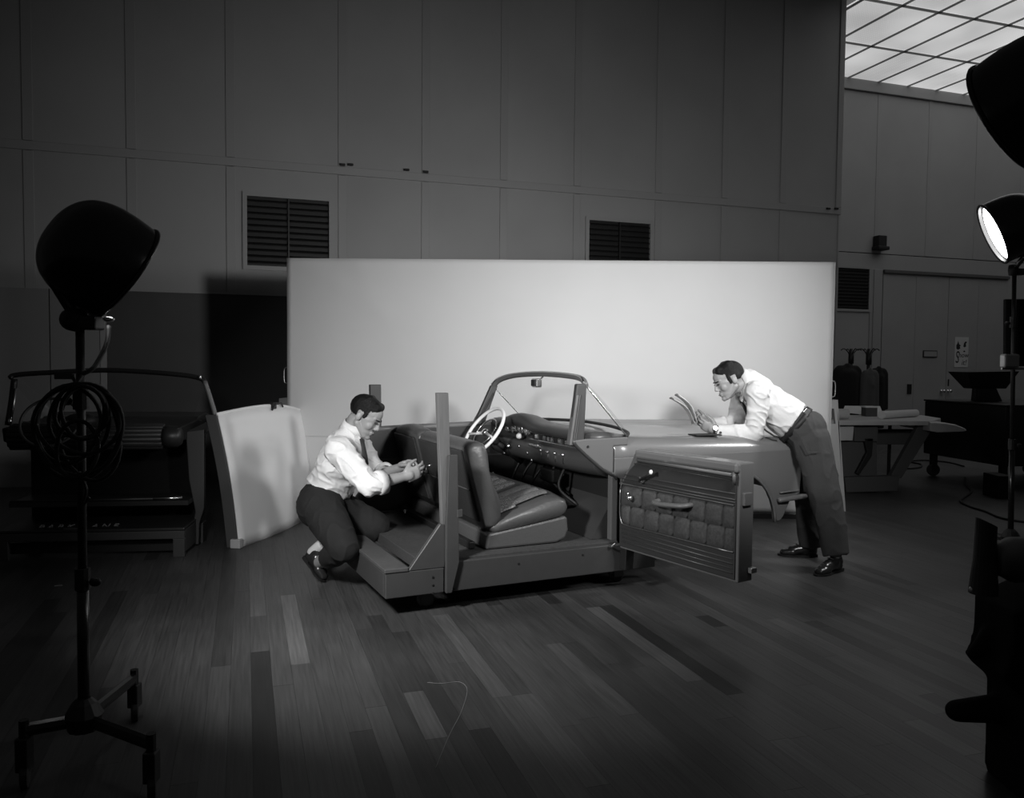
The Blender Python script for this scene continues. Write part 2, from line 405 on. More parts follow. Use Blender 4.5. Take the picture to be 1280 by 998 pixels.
# dark dado board to the right of the lighter dado
MB().box((-1.29, D1-.04, 0), (3.2, D1-.012, 1.92)).build('dado_board', M['wains'], wb)
MB().box((-1.29, D1-.05, 1.92), (3.2, D1-.012, 1.94)).build('dado_cap', M['batten'], wb, bevel=.003, seg=1)
for a, b in ((-7, -1.80), (-1.79, -1.53), (-1.52, -1.36)):
    MB().box((a, D1-.035, 0), (b, D1-.012, 1.92)).build('dado_panel', M['wainl'], wb)
MB().box((-1.355, D1-.045, 0), (-1.295, D1-.012, 1.92)).build('dado_post', M['batten'], wb, bevel=.003, seg=1)
for px, py in ((428, 206), (438, 206), (508, 212.5), (532, 215), (1045, 261), (1035, 261)):
    p = inroom(PLN(px, py, eW, D1-.02))
    MB().box((p.x-.03, D1-.04, p.z-.012), (p.x+.03, D1-.015, p.z+.012)).build('bracket', M['dark'], wb, bevel=.004, seg=1)

for k, (a, b, z0, z1) in enumerate(vents):
    t = thing('louver_vent', ['dark louvered vent in the back wall above the left end of the backdrop', 'dark louvered vent in the back wall, partly hidden behind the middle of the backdrop'][k], 'vent',
              RX @ Vector(((a+b)/2, D1, z0)), PH, 'louvered vents in the back wall')
    W_ = b-a; Hh = z1-z0
    f = MB()
    for (x0, x1, q0, q1) in ((-W_/2-.035, -W_/2+.01, -.035, Hh+.035), (W_/2-.01, W_/2+.035, -.035, Hh+.035)): f.box((x0, -.025, q0), (x1, .01, q1))
    for (q0, q1) in ((-.035, .01), (Hh-.01, Hh+.035)): f.box((-W_/2+.01, -.025, q0), (W_/2-.01, .01, q1))
    f.build('vent_frame', M['batten'], t)
    MB().box((-.008, -.02, .01), (.008, .012, Hh-.01)).build('mullion', M['slat'], t)
    MB().box((-W_/2, .0185, 0), (W_/2, .0195, Hh)).build('backing', M['dark'], t)
    n = 11
    for sgn in (-1, 1):
        x0, x1 = (-W_/2+.012, -.01) if sgn < 0 else (.01, W_/2-.012)
        for i in range(n):
            z = .02+(Hh-.04)*(i+.5)/n
            X = Matrix.Translation((0, 0, z)) @ Matrix.Rotation(math.radians(32), 4, 'X')
            MB().box((x0, -.022, -.004), (x1, .02, .004), X).build('slat', M['slat'], t)

# ---- wing: deeper wall with double doors, luminous ceiling
wr = MB().box((WEND-.3, D2+.02, 0), (15.5, D2+.2, 6.3)).build('wall_wing', M['sub']); struct(room(wr))
wb2 = [10.09, 11.177, 12.248, 13.3, 14.4]
ed = [WEND-.3, 8.0, 9.2]+wb2+[15.5]
HD = 2.87
for i in range(len(ed)-1):
    a, b = ed[i], ed[i+1]
    MB().box((a+.02, D2, 3.14), (b-.02, D2+.02, 6.0)).build('wall_panel', M['wall'], wr)
for s_ in wb2: MB().box((s_-.035, D2-.008, 3.14), (s_+.035, D2+.02, 6.0)).build('batten', M['batten'], wr, bevel=.003, seg=1)
MB().box((WEND-.3, D2-.004, HD), (15.5, D2+.02, 3.125)).build('wall_panel', M['wall'], wr)
MB().box((WEND-.3, D2, 0), (10.0, D2+.02, HD)).build('wall_panel', M['wall'], wr)
MB().box((13.07, D2, 0), (15.5, D2+.02, HD)).build('wall_panel', M['wall'], wr)
MB().box((10.0, D2-.015, 0), (10.25, D2+.02, HD)).build('batten', M['batten'], wr, bevel=.003, seg=1)
MB().box((10.06, D2-.03, 0), (10.14, D2-.012, HD)).build('batten', M['batten'], wr, bevel=.003, seg=1)
MB().box((WEND-.3, D2-.05, 5.78), (15.5, D2+.0, 5.95)).build('cornice', M['batten'], wr, bevel=.01)
tr = MB().box((10.26, D2-.05, 2.82), (13.05, D2-.005, 2.87)).build('trim_1', M['grid']); struct(room(tr))
for k, (a, b) in enumerate(((10.27, 11.69), (11.70, 13.06))):
    d = MB().box((a, D2-.01, 0.01), (b, D2+.02, 2.82)).build('door_%d' % (k+1), M['door']); struct(room(d))
    m_ = (a+b)/2
    MB().box((m_-.01, D2-.014, .3), (m_+.01, D2-.008, 2.8)).build('seam_strip', M['batten'], d)
    kx = 11.60 if k == 0 else 11.745
    MB().lathe([(.0, 0), (.028, .004), (.028, .012), (.012, .02), (.012, .035), (.028, .05), (.032, .065), (.022, .08), (0, .083)], (kx, D2-.01, .813), (0, -1, 0), 16).build('knob', M['chrome'], d, smooth=True)
    if k == 1:
        MB().box((11.735, D2-.016, .9), (11.765, D2-.009, 1.02)).build('lock_plate', M['slat'], d, bevel=.003)
t = thing('door_sign', 'small dark rectangular plate on the left door of the pair', 'sign', RX @ Vector((11.314, D2-.01, 1.46)), PH)
MB().box((-.155, -.015, -.06), (.155, 0, .06)).build('plate', M['slat'], t, bevel=.004)
MB().box((-.14, -.018, -.045), (.14, -.014, .045)).build('inset', M['door'], t)
t = thing('poster', 'white poster reading Show it! with black pictures, taped to the right door', 'poster', RX @ Vector((12.02, D2-.012, 1.5)), PH)
MB().box((-.155, -.004, -.265), (.155, 0, .265)).build('card', M['poster'], t)
XT = lambda x, z: MX((x, -.005, z), (1, 0, 0), (0, 0, 1), (0, -1, 0))
link('lettering', text_mesh('S', .30, XT(-.095, -.10) @ Matrix.Diagonal((.62, 1, 1, 1)), .001, .1), M['ink'], t)
link('lettering', text_mesh('how', .13, XT(.045, -.055), .001, .15), M['ink'], t)
link('lettering', text_mesh('it!', .14, XT(.06, -.185), .001, .2), M['ink'], t)
MB().prism([(-.12, -.0045, .06), (-.085, -.0045, .04), (-.03, -.0045, .065), (-.045, -.0045, .10), (-.02, -.0045, .115), (-.06, -.0045, .14), (-.085, -.0045, .20), (-.1, -.0045, .15), (-.125, -.0045, .12)], (0, -.001, 0)).build('picture', M['ink'], t)
MB().prism([(.035, -.0045, .10), (.06, -.0045, .085), (.10, -.0045, .10), (.09, -.0045, .15), (.12, -.0045, .18), (.08, -.0045, .19), (.05, -.0045, .16)], (0, -.001, 0)).prism([(.03, -.0045, .015), (.06, -.0045, .0), (.09, -.0045, .012), (.06, -.0045, .03)], (0, -.001, 0)).build('picture', M['ink'], t)
t = thing('wall_grille', 'black square grille in the wing wall just right of the backdrop', 'vent', RX @ Vector((9.64, D2, 2.19)), PH)
f = MB()
for (x0, x1, q0, q1) in ((-.36, -.325, -.04, .71), (.325, .36, -.04, .71), (-.325, .325, .675, .71), (-.325, .325, -.04, 0)): f.box((x0, -.025, q0), (x1, .0, q1))
f.build('vent_frame', M['batten'], t)
MB().box((-.325, -.004, 0), (.325, 0, .675)).build('backing', M['dark'], t)
for i in range(12):
    X = Matrix.Translation((0, -.012, .03+i*.056)) @ Matrix.Rotation(math.radians(35), 4, 'X')
    MB().box((-.325, -.012, -.002), (.325, .012, .002), X).build('slat', M['dark'], t)
t = thing('wall_speaker', 'small black box fixed high on the wing wall above the grille', 'speaker', RX @ Vector((10.11, D2-.008, 3.2)), PH)
MB().box((-.085, -.14, .03), (.085, 0, .22)).build('case', M['dark'], t, bevel=.012)
MB().box((-.11, -.17, -.02), (.12, 0, .04)).build('base', M['dark'], t, bevel=.012)
tag(MB().box((-.04, -.015, -.085), (.05, 0, .085)).build('wall_plate', M['slat'], bevel=.004), 'small dark switch plate on the left door of the pair', 'switch')
o = bpy.data.objects['wall_plate']; o.location = RX @ Vector((10.88, D2-.01, .85)); o.rotation_euler = (0, 0, PH)

ZC = 5.957
ce = MB().box((WEND+.1, 2.0, ZC+.12), (15.5, D2+.2, ZC+.2)).build('ceiling', M['grid']); struct(room(ce))
LS, LW = [7.58+.61*i for i in range(13)], [D2-1.225*i for i in range(8)]
for i in range(len(LS)-1):
    for j in range(len(LW)-1):
        if j > 5: continue
        MB().box((LS[i]+.002, LW[j+1]+.002, ZC+.02), (LS[i+1]-.002, LW[j]-.002, ZC+.04)).build('light_panel', M['light'], ce)
for x in LS: MB().box((x-.028, LW[6], ZC-.004), (x+.028, D2, ZC+.0)).build('grid_bar', M['gridbar'], ce)
for y in LW[:7]: MB().box((LS[0], y-.03, ZC-.010), (LS[-1], y+.03, ZC-.006)).build('grid_bar', M['gridbar'], ce)

# ------------------------------------------------------------------ backdrop flat
YL, YR = 6.58, 6.52
pl_, pr_ = P(360, 600, YL), P(1035, 600, YR)
bx = Vector((pr_.x-pl_.x, pr_.y-pl_.y, 0)); BWD = bx.length; brz = math.atan2(bx.y, bx.x)
t = thing('backdrop', 'wide pale paper-covered studio flat standing behind the car mock-up', 'backdrop', (pl_.x, pl_.y, 0), brz)
zt = P(360, 323, YL).z
nx, nzz = 120, 50
g = MB(); vs = []; fs = []
for j in range(nzz+1):
    for i in range(nx+1):
        x = BWD*i/nx; z = .05+(zt-.05)*j/nzz
        b_ = .006*noise.noise(Vector((x*1.3, z*2.2, 3.1)))
        # creases hanging from the left top corner
        b_ += .006*math.exp(-((x*.55-(zt-z)*.9-.05)/.06)**2)*max(0, 1-x/1.6) + .004*math.exp(-((x-.55-(zt-z)*.5)/.07)**2)*max(0, 1-(zt-z)/1.2)
        vs.append((x, -.012-b_, z))
for j in range(nzz):
    for i in range(nx): a = j*(nx+1)+i; fs.append((a, a+1, a+nx+2, a+nx+1))
g.add(vs, fs).build('paper', M['paper'], t, smooth=True, thick=.002)
MB().box((0, 0, .03), (BWD, .03, zt)).build('board', M['frame'], t)
MB().box((.03, .03, .04), (.09, .075, zt-.01)).build('stile', M['frame'], t)
MB().box((BWD-.04, -.01, .03), (BWD+.012, .075, zt)).build('stile', M['frame'], t, bevel=.004)
MB().box((.09, .03, zt-.08), (BWD-.04, .07, zt-.02)).build('top_rail', M['frame'], t)
MB().box((.0, -.02, 0.0), (BWD, .07, .035)).build('base_strip', M['dark'], t)
for sx, px, py in ((-1, 357, 470), (1, 1037, 487)):
    zz = P(px, py, 6.45).z; x = 0 if sx < 0 else BWD+.012
    pts = smooth_pts([(x, .03, zz+.065), (x+sx*.03, .03, zz+.06), (x+sx*.038, .03, zz+.03), (x+sx*.038, .03, zz-.03), (x+sx*.03, .03, zz-.06), (x, .03, zz-.065)], 4)
    MB().tube(pts, .006, 8).build('handle', M['steel'], t, smooth=True)
# seam where two lengths of paper meet, low on the left
MB().tube([(0.02, -.019, P(380, 546, 6.5).z), (.75, -.019, P(470, 548, 6.5).z)], .0012, 5).build('seam', M['frame'], t)
q = thing('stage_brace', 'grey board foot behind the left end of the pale backdrop', 'board', P(355, 600, 6.75)*Vector((1, 1, 0)) if False else Vector((P(355, 600, 6.75).x, 6.75, 0)), 0)
MB().prism([(-.055, 0, 0), (.2, 0, 0), (.06, 0, .94), (-.04, 0, .93)], (0, .03, 0)).build('board', M['frame'], q, bevel=.003)
MB().box((-.1, -.1, 0), (.25, .13, .03)).build('foot', M['frame'], q, bevel=.003)

# slotted brace board beside the right end of the backdrop
yb = 6.85
a0 = P(1055, 640, yb)
t = thing('slotted_board', 'narrow pale board with a slot near its top behind the standing man', 'board', (a0.x, yb, 0), 0)
def L_(px, py): v = P(px, py, yb); return (v.x-a0.x, 0, max(v.z, 0))
sl = [L_(1038, 500), L_(1045, 500.5), L_(1058, 640), L_(1050, 641)]
MB().prism([L_(1045.5, 500), L_(1047.5, 500), L_(1057.5, 640), L_(1054, 641)], (0, .09, 0)).build('stile', M['frame'], t, bevel=.003)
MB().prism([L_(1029, 501), L_(1045.5, 500), L_(1046.5, 511), L_(1030, 511)], (0, .03, 0)).prism([L_(1030, 511), L_(1033, 511), L_(1035, 530), L_(1031, 530)], (0, .03, 0)).prism([L_(1042.5, 511), L_(1046.5, 511), L_(1049, 530), L_(1044.5, 530)], (0, .03, 0)).build('slotted_head', M['frame'], t)
MB().prism([L_(1031, 530), L_(1049, 530), L_(1054, 641), L_(1034, 641)], (0, .03, 0)).build('board', M['frame'], t)

# ------------------------------------------------------------------ convertible mock-up on its rolling platform (local: u forward, v away from camera, z up)
CTH = math.radians(25.5)
CO = Vector((-.3266, 3.98, 0))
car = thing('car_mockup', 'grey convertible interior mock-up on a low wheeled wooden platform, its door open', 'car', CO, CTH)
CM = Matrix.Translation(CO) @ Matrix.Rotation(CTH, 4, 'Z'); CMI = CM.inverted()
VW = 1.40   # width

# platform
MB().box((-.117, .035, .2), (1.04, VW, .26)).build('deck', M['deck'], car, bevel=.003, seg=1)
MB().box((0.002, 0, .1), (1.27, .035, .25)).build('side_beam', M['buck'], car, bevel=.004, seg=1)
MB().box((0.0, VW, .1), (1.27, VW+.04, .25)).build('side_beam', M['buck'], car, bevel=.004, seg=1)
MB().box((-.305, 0, .1), (-.004, .035, .225)).build('end_beam', M['buck'], car, bevel=.004, seg=1)
MB().box((-.305, .035, .1), (-.27, VW, .222)).build('end_beam', M['buck'], car, bevel=.004, seg=1)
MB().box((-.31, -.005, .226), (-.19, VW, .246)).build('step_plank', M['stepm'], car, bevel=.003, seg=1)
MB().box((-.19, .035, .1), (-.118, VW, .19)).build('cross_beam', M['buck'], car)
MB().box((.5, .2, .1), (.6, VW, .2)).build('cross_beam', M['buck'], car)
MB().prism([(-.19, 0, .226), (-.165, 0, .226), (-.0, 0, .226), (-.0, 0, .445), (-.025, 0, .445), (-.04, 0, .425)], (0, .03, 0)).build('gusset', M['buck'], car, bevel=.003, seg=1)
MB().prism([(-.19, VW, .226), (-.0, VW, .226), (-.0, VW, .445), (-.025, VW, .445), (-.04, VW, .425)], (0, .03, 0)).build('gusset', M['buck'], car, bevel=.003, seg=1)
MB().prism([(-.043, .002, 1.096), (.015, .002, 1.096), (.045, .002, .25), (-.006, .002, .25)], (0, .035, 0)).build('post', M['post'], car, bevel=.002, seg=1)
MB().prism([(.01, -.022, .788), (.057, -.022, .788), (.068, -.022, .25), (.03, -.022, .1), (.0, -.022, .1), (.0, -.022, .45)], (0, .022, 0)).build('post_splice', M['buck'], car, bevel=.002, seg=1)
MB().box((.055, -.024, .475), (.085, .0, .515)).build('block', M['buck'], car, bevel=.003, seg=1)
MB().prism([(.01, VW+.005, 1.096), (.083, VW+.005, 1.096), (.09, VW+.005, .25), (.02, VW+.005, .25)], (0, .035, 0)).build('post', M['buck'], car, bevel=.002, seg=1)
for px, py in ((541, 722), (541, 732), (541, 742), (561.5, 717), (568.5, 717), (561.5, 737), (567.5, 737), (648, 705), (728, 694)):
    n = Vector((-math.sin(CTH), math.cos(CTH), 0)); q = CMI @ PLN(px, py, n, CO.dot(n))
    MB().lathe([(0, 0), (.006, .0), (.006, .004), (0, .005)], (q.x, q.y+.001, q.z), (0, -1, 0), 8).build('bolt', M['dark'], car)
def caster(parent, x, y, r=.045, z1=.1):
    o = MB().lathe([(r-.012, -.016), (r, -.01), (r, .01), (r-.012, .016)], (x, y, r), (.3, 1, 0), 16).build('caster', M['rubber'], parent, smooth=False)
    MB().box((x-.03, y-.028, r-.01), (x+.03, y-.02, z1)).box((x-.03, y+.02, r-.01), (x+.03, y+.028, z1)).box((x-.035, y-.03, z1-.008), (x+.035, y+.03, z1)).build('fork', M['slat'], o)
for x, y in ((-.06, .12), (1.1, .14), (-.06, 1.25), (1.1, 1.25)): caster(car, x, y)

# seat
def lof(prof_fn, vs, name, m, parent, smooth=True, sub=0, bevel=0):
    return MB().loft([[Vector((u, v, z)) for u, z in prof_fn(v)] for v in vs]).build(name, m, parent, smooth, bevel, sub)
SV0, SV1 = .12, 1.37
def base_p(v): return [(.275, .262), (.70, .264), (.755, .285), (.772, .33), (.765, .40), (.75, .405), (.29, .345)]
o = lof(base_p, [SV0, SV1], 'seat_base', M['leather'], car, False, 0, .012)
def inset(prof, c, k): return [(c[0]+(u-c[0])*k, c[1]+(z-c[1])*k) for u, z in prof]
cush = [(.31, .345), (.5, .365), (.73, .405), (.765, .425), (.778, .455), (.765, .49), (.72, .507), (.64, .497), (.5, .455), (.36, .41), (.30, .38)]
def cush_p(v):
    e = min(v-SV0, SV1-v)
    k = .86 if e < .001 else (.96 if e < .02 else 1.0)
    if e >= .03: return [(u, z+(.022 if z > .40 and u < .77 else 0)*min(1, e/.2)) for u, z in cush]
    return inset(cush, (.55, .42), k)
lof(cush_p, [SV0, SV0+.012, SV0+.035, SV0+.09, SV0+.2, .5, .74, 1.0, SV1-.2, SV1-.09, SV1-.035, SV1-.012, SV1], 'seat_cushion', M['leather'], car)
# pleated cloth insert, two tones
def cush_z(u):
    P_ = [(.30, .395), (.36, .41), (.5, .455), (.64, .497), (.72, .507)]
    for a, b in zip(P_, P_[1:]):
        if a[0] <= u <= b[0]: return a[1]+(b[1]-a[1])*(u-a[0])/(b[0]-a[0])
    return P_[-1][1]
def insert(u0, u1, v0, v1, m, n, off=.028):
    for k in range(n):
        a = v0+(v1-v0)*k/n; b = v0+(v1-v0)*(k+1)/n
        rows = []
        for j in range(7):
            u = u0+(u1-u0)*j/6
            rows.append([Vector((u, a+(b-a)*q, cush_z(u)+off+.010*math.sin(math.pi*q)**.5-.002)) for q in (0, .1, .35, .65, .9, 1)])
        MB().loft(rows, cap=False, closed=False).build('seat_pleat', m, car, True)
insert(.37, .68, .20, .50, M['seatcloth2'], 3)
insert(.37, .66, .50, .56, M['leatherd'], 1)
insert(.37, .66, .56, 1.28, M['seatcloth'], 6)
insert(.34, .47, .17, .20, M['seatcloth'], 1)
insert(.34, .50, .20, .44, M['seatcloth'], 1, .034)
bk = [(.275, .375), (.245, .48), (.212, .60), (.18, .72), (.163, .79), (.172, .815), (.20, .83), (.24, .832), (.268, .818), (.283, .78), (.293, .69), (.318, .61), (.352, .54), (.368, .48), (.365, .42), (.33, .37)]
def back_p(v0, v1, hump):
    def f(v):
        e = min(v-v0, v1-v); k = .90 if e < .001 else (.97 if e < .02 else 1.0)
        h = hump*math.sin(math.pi*max(0, min(1, (v-v0)/(v1-v0))))
        return [(u, z+(h if z > .7 else 0)) for u, z in inset(bk, (.27, .58), k)]
    return f
for v0, v1, hump in ((SV0, .885, .004), (.90, SV1, .022)):
    o = lof(back_p(v0, v1, hump), [v0, v0+.01, v0+.03, v0+.08, v0+.16, (v0+v1)/2, v1-.16, v1-.08, v1-.03, v1-.01, v1], 'seat_back', M['leather'], car)
    rear = [(.268, .40), (.238, .50), (.206, .62), (.175, .74), (.164, .785)]
    MB().loft([[Vector((u-.012, v, z)) for u, z in rear]+[Vector((u+.01, v, z)) for u, z in rear[::-1]] for v in (v0+.06, v1-.01)]).build('rear_panel', M['leatherd'], o, bevel=.006)
    MB().tube([(.216-.014, v0+.06, .575), (.216-.014, v1-.01, .575)], .004, 6).build('piping', M['leather'], o)
MB().box((.20, SV0+.05, .262), (.235, SV1, .30)).build('seat_rail', M['slat'], car, bevel=.005)
MB().lathe([(0, 0), (.012, 0), (.012, .02), (0, .022)], (.15, 1.1, .30), (0, 0, 1), 10).build('latch', M['chrome'], car)

# far side: body panel with door top
MB().prism([(-.04, VW+.0, .26), (-.04, VW+.0, .80), (.30, VW, .805), (.72, VW, .815), (1.06, VW, .82), (1.06, VW, .26)], (0, .05, 0)).build('far_side_panel', M['trimd'], car, bevel=.008)
MB().tube([(.02, VW+.02, .80), (.3, VW+.02, .808), (.72, VW+.02, .818), (1.0, VW+.02, .83)], .022, 10).build('door_cap', M['body'], car, smooth=True)
MB().box((.06, VW-.012, .60), (.95, VW, .61)).box((.06, VW-.012, .46), (.95, VW, .468)).build('trim_strip', M['leather'], car)
MB().tube([(.35, VW-.03, .57), (.5, VW-.045, .58), (.65, VW-.03, .57)], .014, 8).build('far_armrest', M['chrome'], car, smooth=True)
# firewall, kick panel, footwell
MB().prism([(1.055, .1, .2), (1.055, .1, .62), (1.10, .1, .80), (1.13, .1, .80), (1.13, .1, .2)], (0, VW-.1, 0)).build('firewall', M['darkcar'], car)
MB().prism([(.92, .12, .262), (1.054, .12, .262), (1.054, .12, .48)], (0, VW-.16, 0)).build('toe_board', M['interior'], car)
MB().box((1.02, .075, .235), (1.06, .12, .64)).build('hinge_post', M['doorm'], car, bevel=.006)
for v, u0, z0, z1 in ((1.12, .90, .38, .64), (1.0, .92, .37, .62), (.86, .93, .36, .60)):
    p = MB().tube(smooth_pts([(1.02, v, z1), (.95, v, z1-.07), (.90, v, z0+.07), (u0, v, z0+.01)], 4), .009, 6).build('pedal', M['slat'], car, smooth=True)
    MB().box((u0-.03, v-.035, z0-.01), (u0+.0, v+.035, z0+.03)).build('pedal_pad', M['rubber'], p, bevel=.005)
for a, b, c in (((.95, .62, .62), (.93, .60, .52), (.99, .50, .45)), ((.97, .52, .62), (.92, .50, .50), (1.0, .42, .40)), ((.96, .72, .6), (.9, .7, .55), (.95, .62, .50))):
    MB().tube(smooth_pts([a, b, c], 6), .010, 7).build('hanging_cable', M['dark'], car, smooth=True)
MB().box((.90, .55, .52), (.96, .72, .60)).build('heater_box', M['dark'], car, bevel=.01)

# dashboard
def dsh(v): return .13*max(0, (1-v/.42))**2
def hmp(v): return .05*math.exp(-((v-1.03)/.17)**2)
def dash_top(v):
    d = dsh(v)*.3; h = hmp(v)
    return [(1.14, .825), (1.14, .842), (1.02, .862+h*.8), (.93, .868+h), (.885, .862+h), (.868, .845+h), (.868, .82+h*.8), (.885, .806+h*.6), (.94, .80)]
DV = [1.385-.045*i for i in range(29)]; DV = [v for v in DV if v > .12]+[.115]
lof(dash_top, DV, 'dash_pad', M['dashpad'], car)
def dash_low(v):
    d = dsh(v)
    return [(1.0, .806), (.935, .802), (.932, .757), (.90+d*.6, .750), (.873+d*.8, .735), (.860+d, .70), (.862+d, .665), (.885+d, .638), (.93+d, .615), (1.04, .605), (1.04, .70)]
lof(dash_low, DV, 'dash_panel', M['dashm'], car)
MB().loft([[Vector((.9285+q, v, z)) for q, z in ((0, .798), (0, .762), (.006, .762), (.006, .798))] for v in (.88, .70, .5, .3, .16)]).build('chrome_band', M['slat'], car)
for z_ in (.758, .802): MB().tube([(.924, v, z_) for v in (.95, .7, .4, .15)], .004, 6).build('chrome_strip', M['chrome'], car)
for v, w_ in ((.80, .05), (.70, .035), (.645, .035), (.60, .03), (.50, .05), (.42, .03), (.30, .04)):
    MB().box((.916, v-w_/2, .764), (.93, v+w_/2, .796)).build('control_bezel', M['chrome'], car, bevel=.006)
for v, z, r in ((1.20, .80, .022), (1.10, .812, .034), (1.0, .815, .04), (.90, .81, .03)):
    g = MB().lathe([(r*.8, 0), (r, .0), (r, .03), (r*.82, .034), (r*.78, .012), (0, .012)], (.925, v, z), (-1, 0, .1), 18).build('gauge', M['chrome'], car, smooth=True)
    MB().lathe([(0, .013), (r*.74, .013), (r*.74, .015), (0, .015)], (.925, v, z), (-1, 0, .1), 16).build('dial', M['dark'], g)
MB().lathe([(0, 0), (.016, 0), (.02, .012), (.012, .028), (0, .03)], (.87, .93, .775), (-1, 0, 0), 12).build('white_knob', M['white'], car, smooth=True)
for i, v in enumerate((.62, .53, .44, .35)):
    d = dsh(v)
    MB().lathe([(0, 0), (.008, 0), (.010, .01), (0, .016)], (.861+d, v, .715), (-1, 0, .1), 10).build('dash_knob', M['chrome'], car, smooth=True)
    MB().box((.853+d, v-.003, .665), (.862+d, v+.003, .70)).build('pull_tab', M['steel'], car)
for v, z in ((.92, .71), (.80, .68), (.74, .64)):
    MB().lathe([(0, 0), (.009, 0), (.009, .012), (0, .014)], (.862, v, z), (-1, 0, 0), 10).build('dash_knob', M['chrome'], car, smooth=True)
MB().box((.85, .66, .725), (.90, .78, .745)).build('radio_bezel', M['chrome'], car, bevel=.006)

# steering wheel and column
SC = Vector((.685, 1.10, .797)); SN = Vector((-.80, -.06, .60)).normalized(); SR = .182
sa = SN.cross(Vector((0, 0, 1))).normalized(); sb = SN.cross(sa)
ring = lambda r, off=0, n=48: [SC+SN*off+r*(math.cos(2*math.pi*k/n)*sa+math.sin(2*math.pi*k/n)*sb) for k in range(n)]
sw = MB().tube(ring(SR), .0115, 10, closed=True).build('steering_wheel', M['white'], car, smooth=True)
MB().tube(ring(.105, -.01), .004, 6, closed=True).build('horn_ring', M['chrome'], sw, smooth=True)
MB().lathe([(0, .006), (.02, .004), (.024, -.01), (.022, -.035), (.0, -.04)], SC, SN, 16).build('hub', M['chrome'], sw, smooth=True)
for ang in (12, 168):
    d = math.cos(math.radians(ang))*sa+math.sin(math.radians(ang))*sb
    MB().tube([SC+d*.02-SN*.012, SC+d*.1-SN*.012, SC+d*(SR-.004)], [.011, .008, .009], 8).build('spoke', M['white'], sw, smooth=True)
MB().tube([SC-SN*.03, SC-SN*.12], .03, 12).build('steering_column', M['dashm'], car, smooth=True)
MB().tube([SC-SN*.1, SC-SN*.36], .022, 12).build('steering_column', M['dark'], car, smooth=True)
MB().tube([SC-SN*.07, SC-SN*.05+sa*.09, SC-SN*.04+sa*.13], .005, 6).build('shift_lever', M['chrome'], car, smooth=True)
MB().ell(SC-SN*.04+sa*.135, (.012, .012, .012)).build('lever_knob', M['white'], car, smooth=True)
for q, r in (((.84, 1.05, .70), .016), ((.87, 1.17, .64), .012), ((.80, 1.2, .50), .012)):
    MB().ell(q, (r, r, r)).build('control_knob', M['chrome'], car, smooth=True)

# windshield
HV = [(.87, 1.37, 1.085), (.895, 1.30, 1.13), (.925, 1.12, 1.162), (.935, .75, 1.178), (.905, .35, 1.172), (.875, .17, 1.158), (.857, .1, 1.128)]
hp = smooth_pts(HV, 6)
MB().tube(hp, .0165, 10).build('windshield_header', M['bodyside'], car, smooth=True)
MB().tube([p+Vector((-.012, 0, .013)) for p in hp], .006, 6).build('header_trim', M['chrome'], car, smooth=True)
def pillar(v, ub0, ub1, ut0, ut1, zb, zt, s):
    MB().prism([(ub0, v, zb), (ub1, v, zb), (ut1, v, zt), (ut0, v, zt)], (0, .035, 0)).build('windshield_pillar', M['buck'], car, bevel=.008)
    k = .82
    MB().prism([(ub0-.004, v-.004*s, zb), (ub0+.035, v-.004*s, zb), (ut0+.03, v-.004*s, zb+(zt-zb)*k), (ut0-.004, v-.004*s, zb+(zt-zb)*k)], (0, .043, 0)).build('pillar_cover', M['bodyside'], car, bevel=.006)
    for q in (.012, .024):
        MB().tube([(ub0+q, v-.006, zb+.01), (ut0+q, v-.006, zb+(zt-zb)*k)], .002, 5).build('weather_strip', M['rubber'], car)
pillar(.085, .755, .845, .795, .857, .80, 1.135, 1)
pillar(1.35, .72, .80, .85, .90, .82, 1.09, -1)
WB = smooth_pts([(1.125, 1.385, .838), (1.21, 1.25, .855), (1.27, .95, .865), (1.28, .75, .867), (1.26, .45, .862), (1.20, .2, .85), (1.127, .095, .838)], 6)
MB().loft([[a.lerp(b, k/6)+Vector((bl*math.sin(math.pi*k/6), 0, bl*math.sin(math.pi*k/6))) for k in range(7)] for i_, (a, b) in enumerate(zip(hp, WB)) for bl in [.02*math.sin(math.pi*i_/36)]], cap=False, closed=False).build('windshield_glass', M['glass'], car, smooth=True)
MB().tube(WB, .010, 8).build('glass_gasket', M['rubber'], car, smooth=True)
a, b = hp[-1], WB[-1]
MB().tube([a.lerp(b, k/6) for k in range(7)], .0045, 8).build('glass_edge_trim', M['chrome'], car, smooth=True)
a, b = hp[0], WB[0]
MB().tube([a.lerp(b, k/6) for k in range(7)], .004, 8).build('glass_edge_trim', M['chrome'], car, smooth=True)
mr = MB().box((.868, .715, 1.095), (.91, .785, 1.15)).build('rear_view_mirror', M['chrome'], car, bevel=.008)
MB().box((.862, .722, 1.103), (.868, .778, 1.142)).build('mirror_back', M['slat'], mr, bevel=.003)
MB().tube([(.93, .73, 1.17), (.905, .75, 1.13)], .006, 6).build('mirror_stem', M['chrome'], mr)

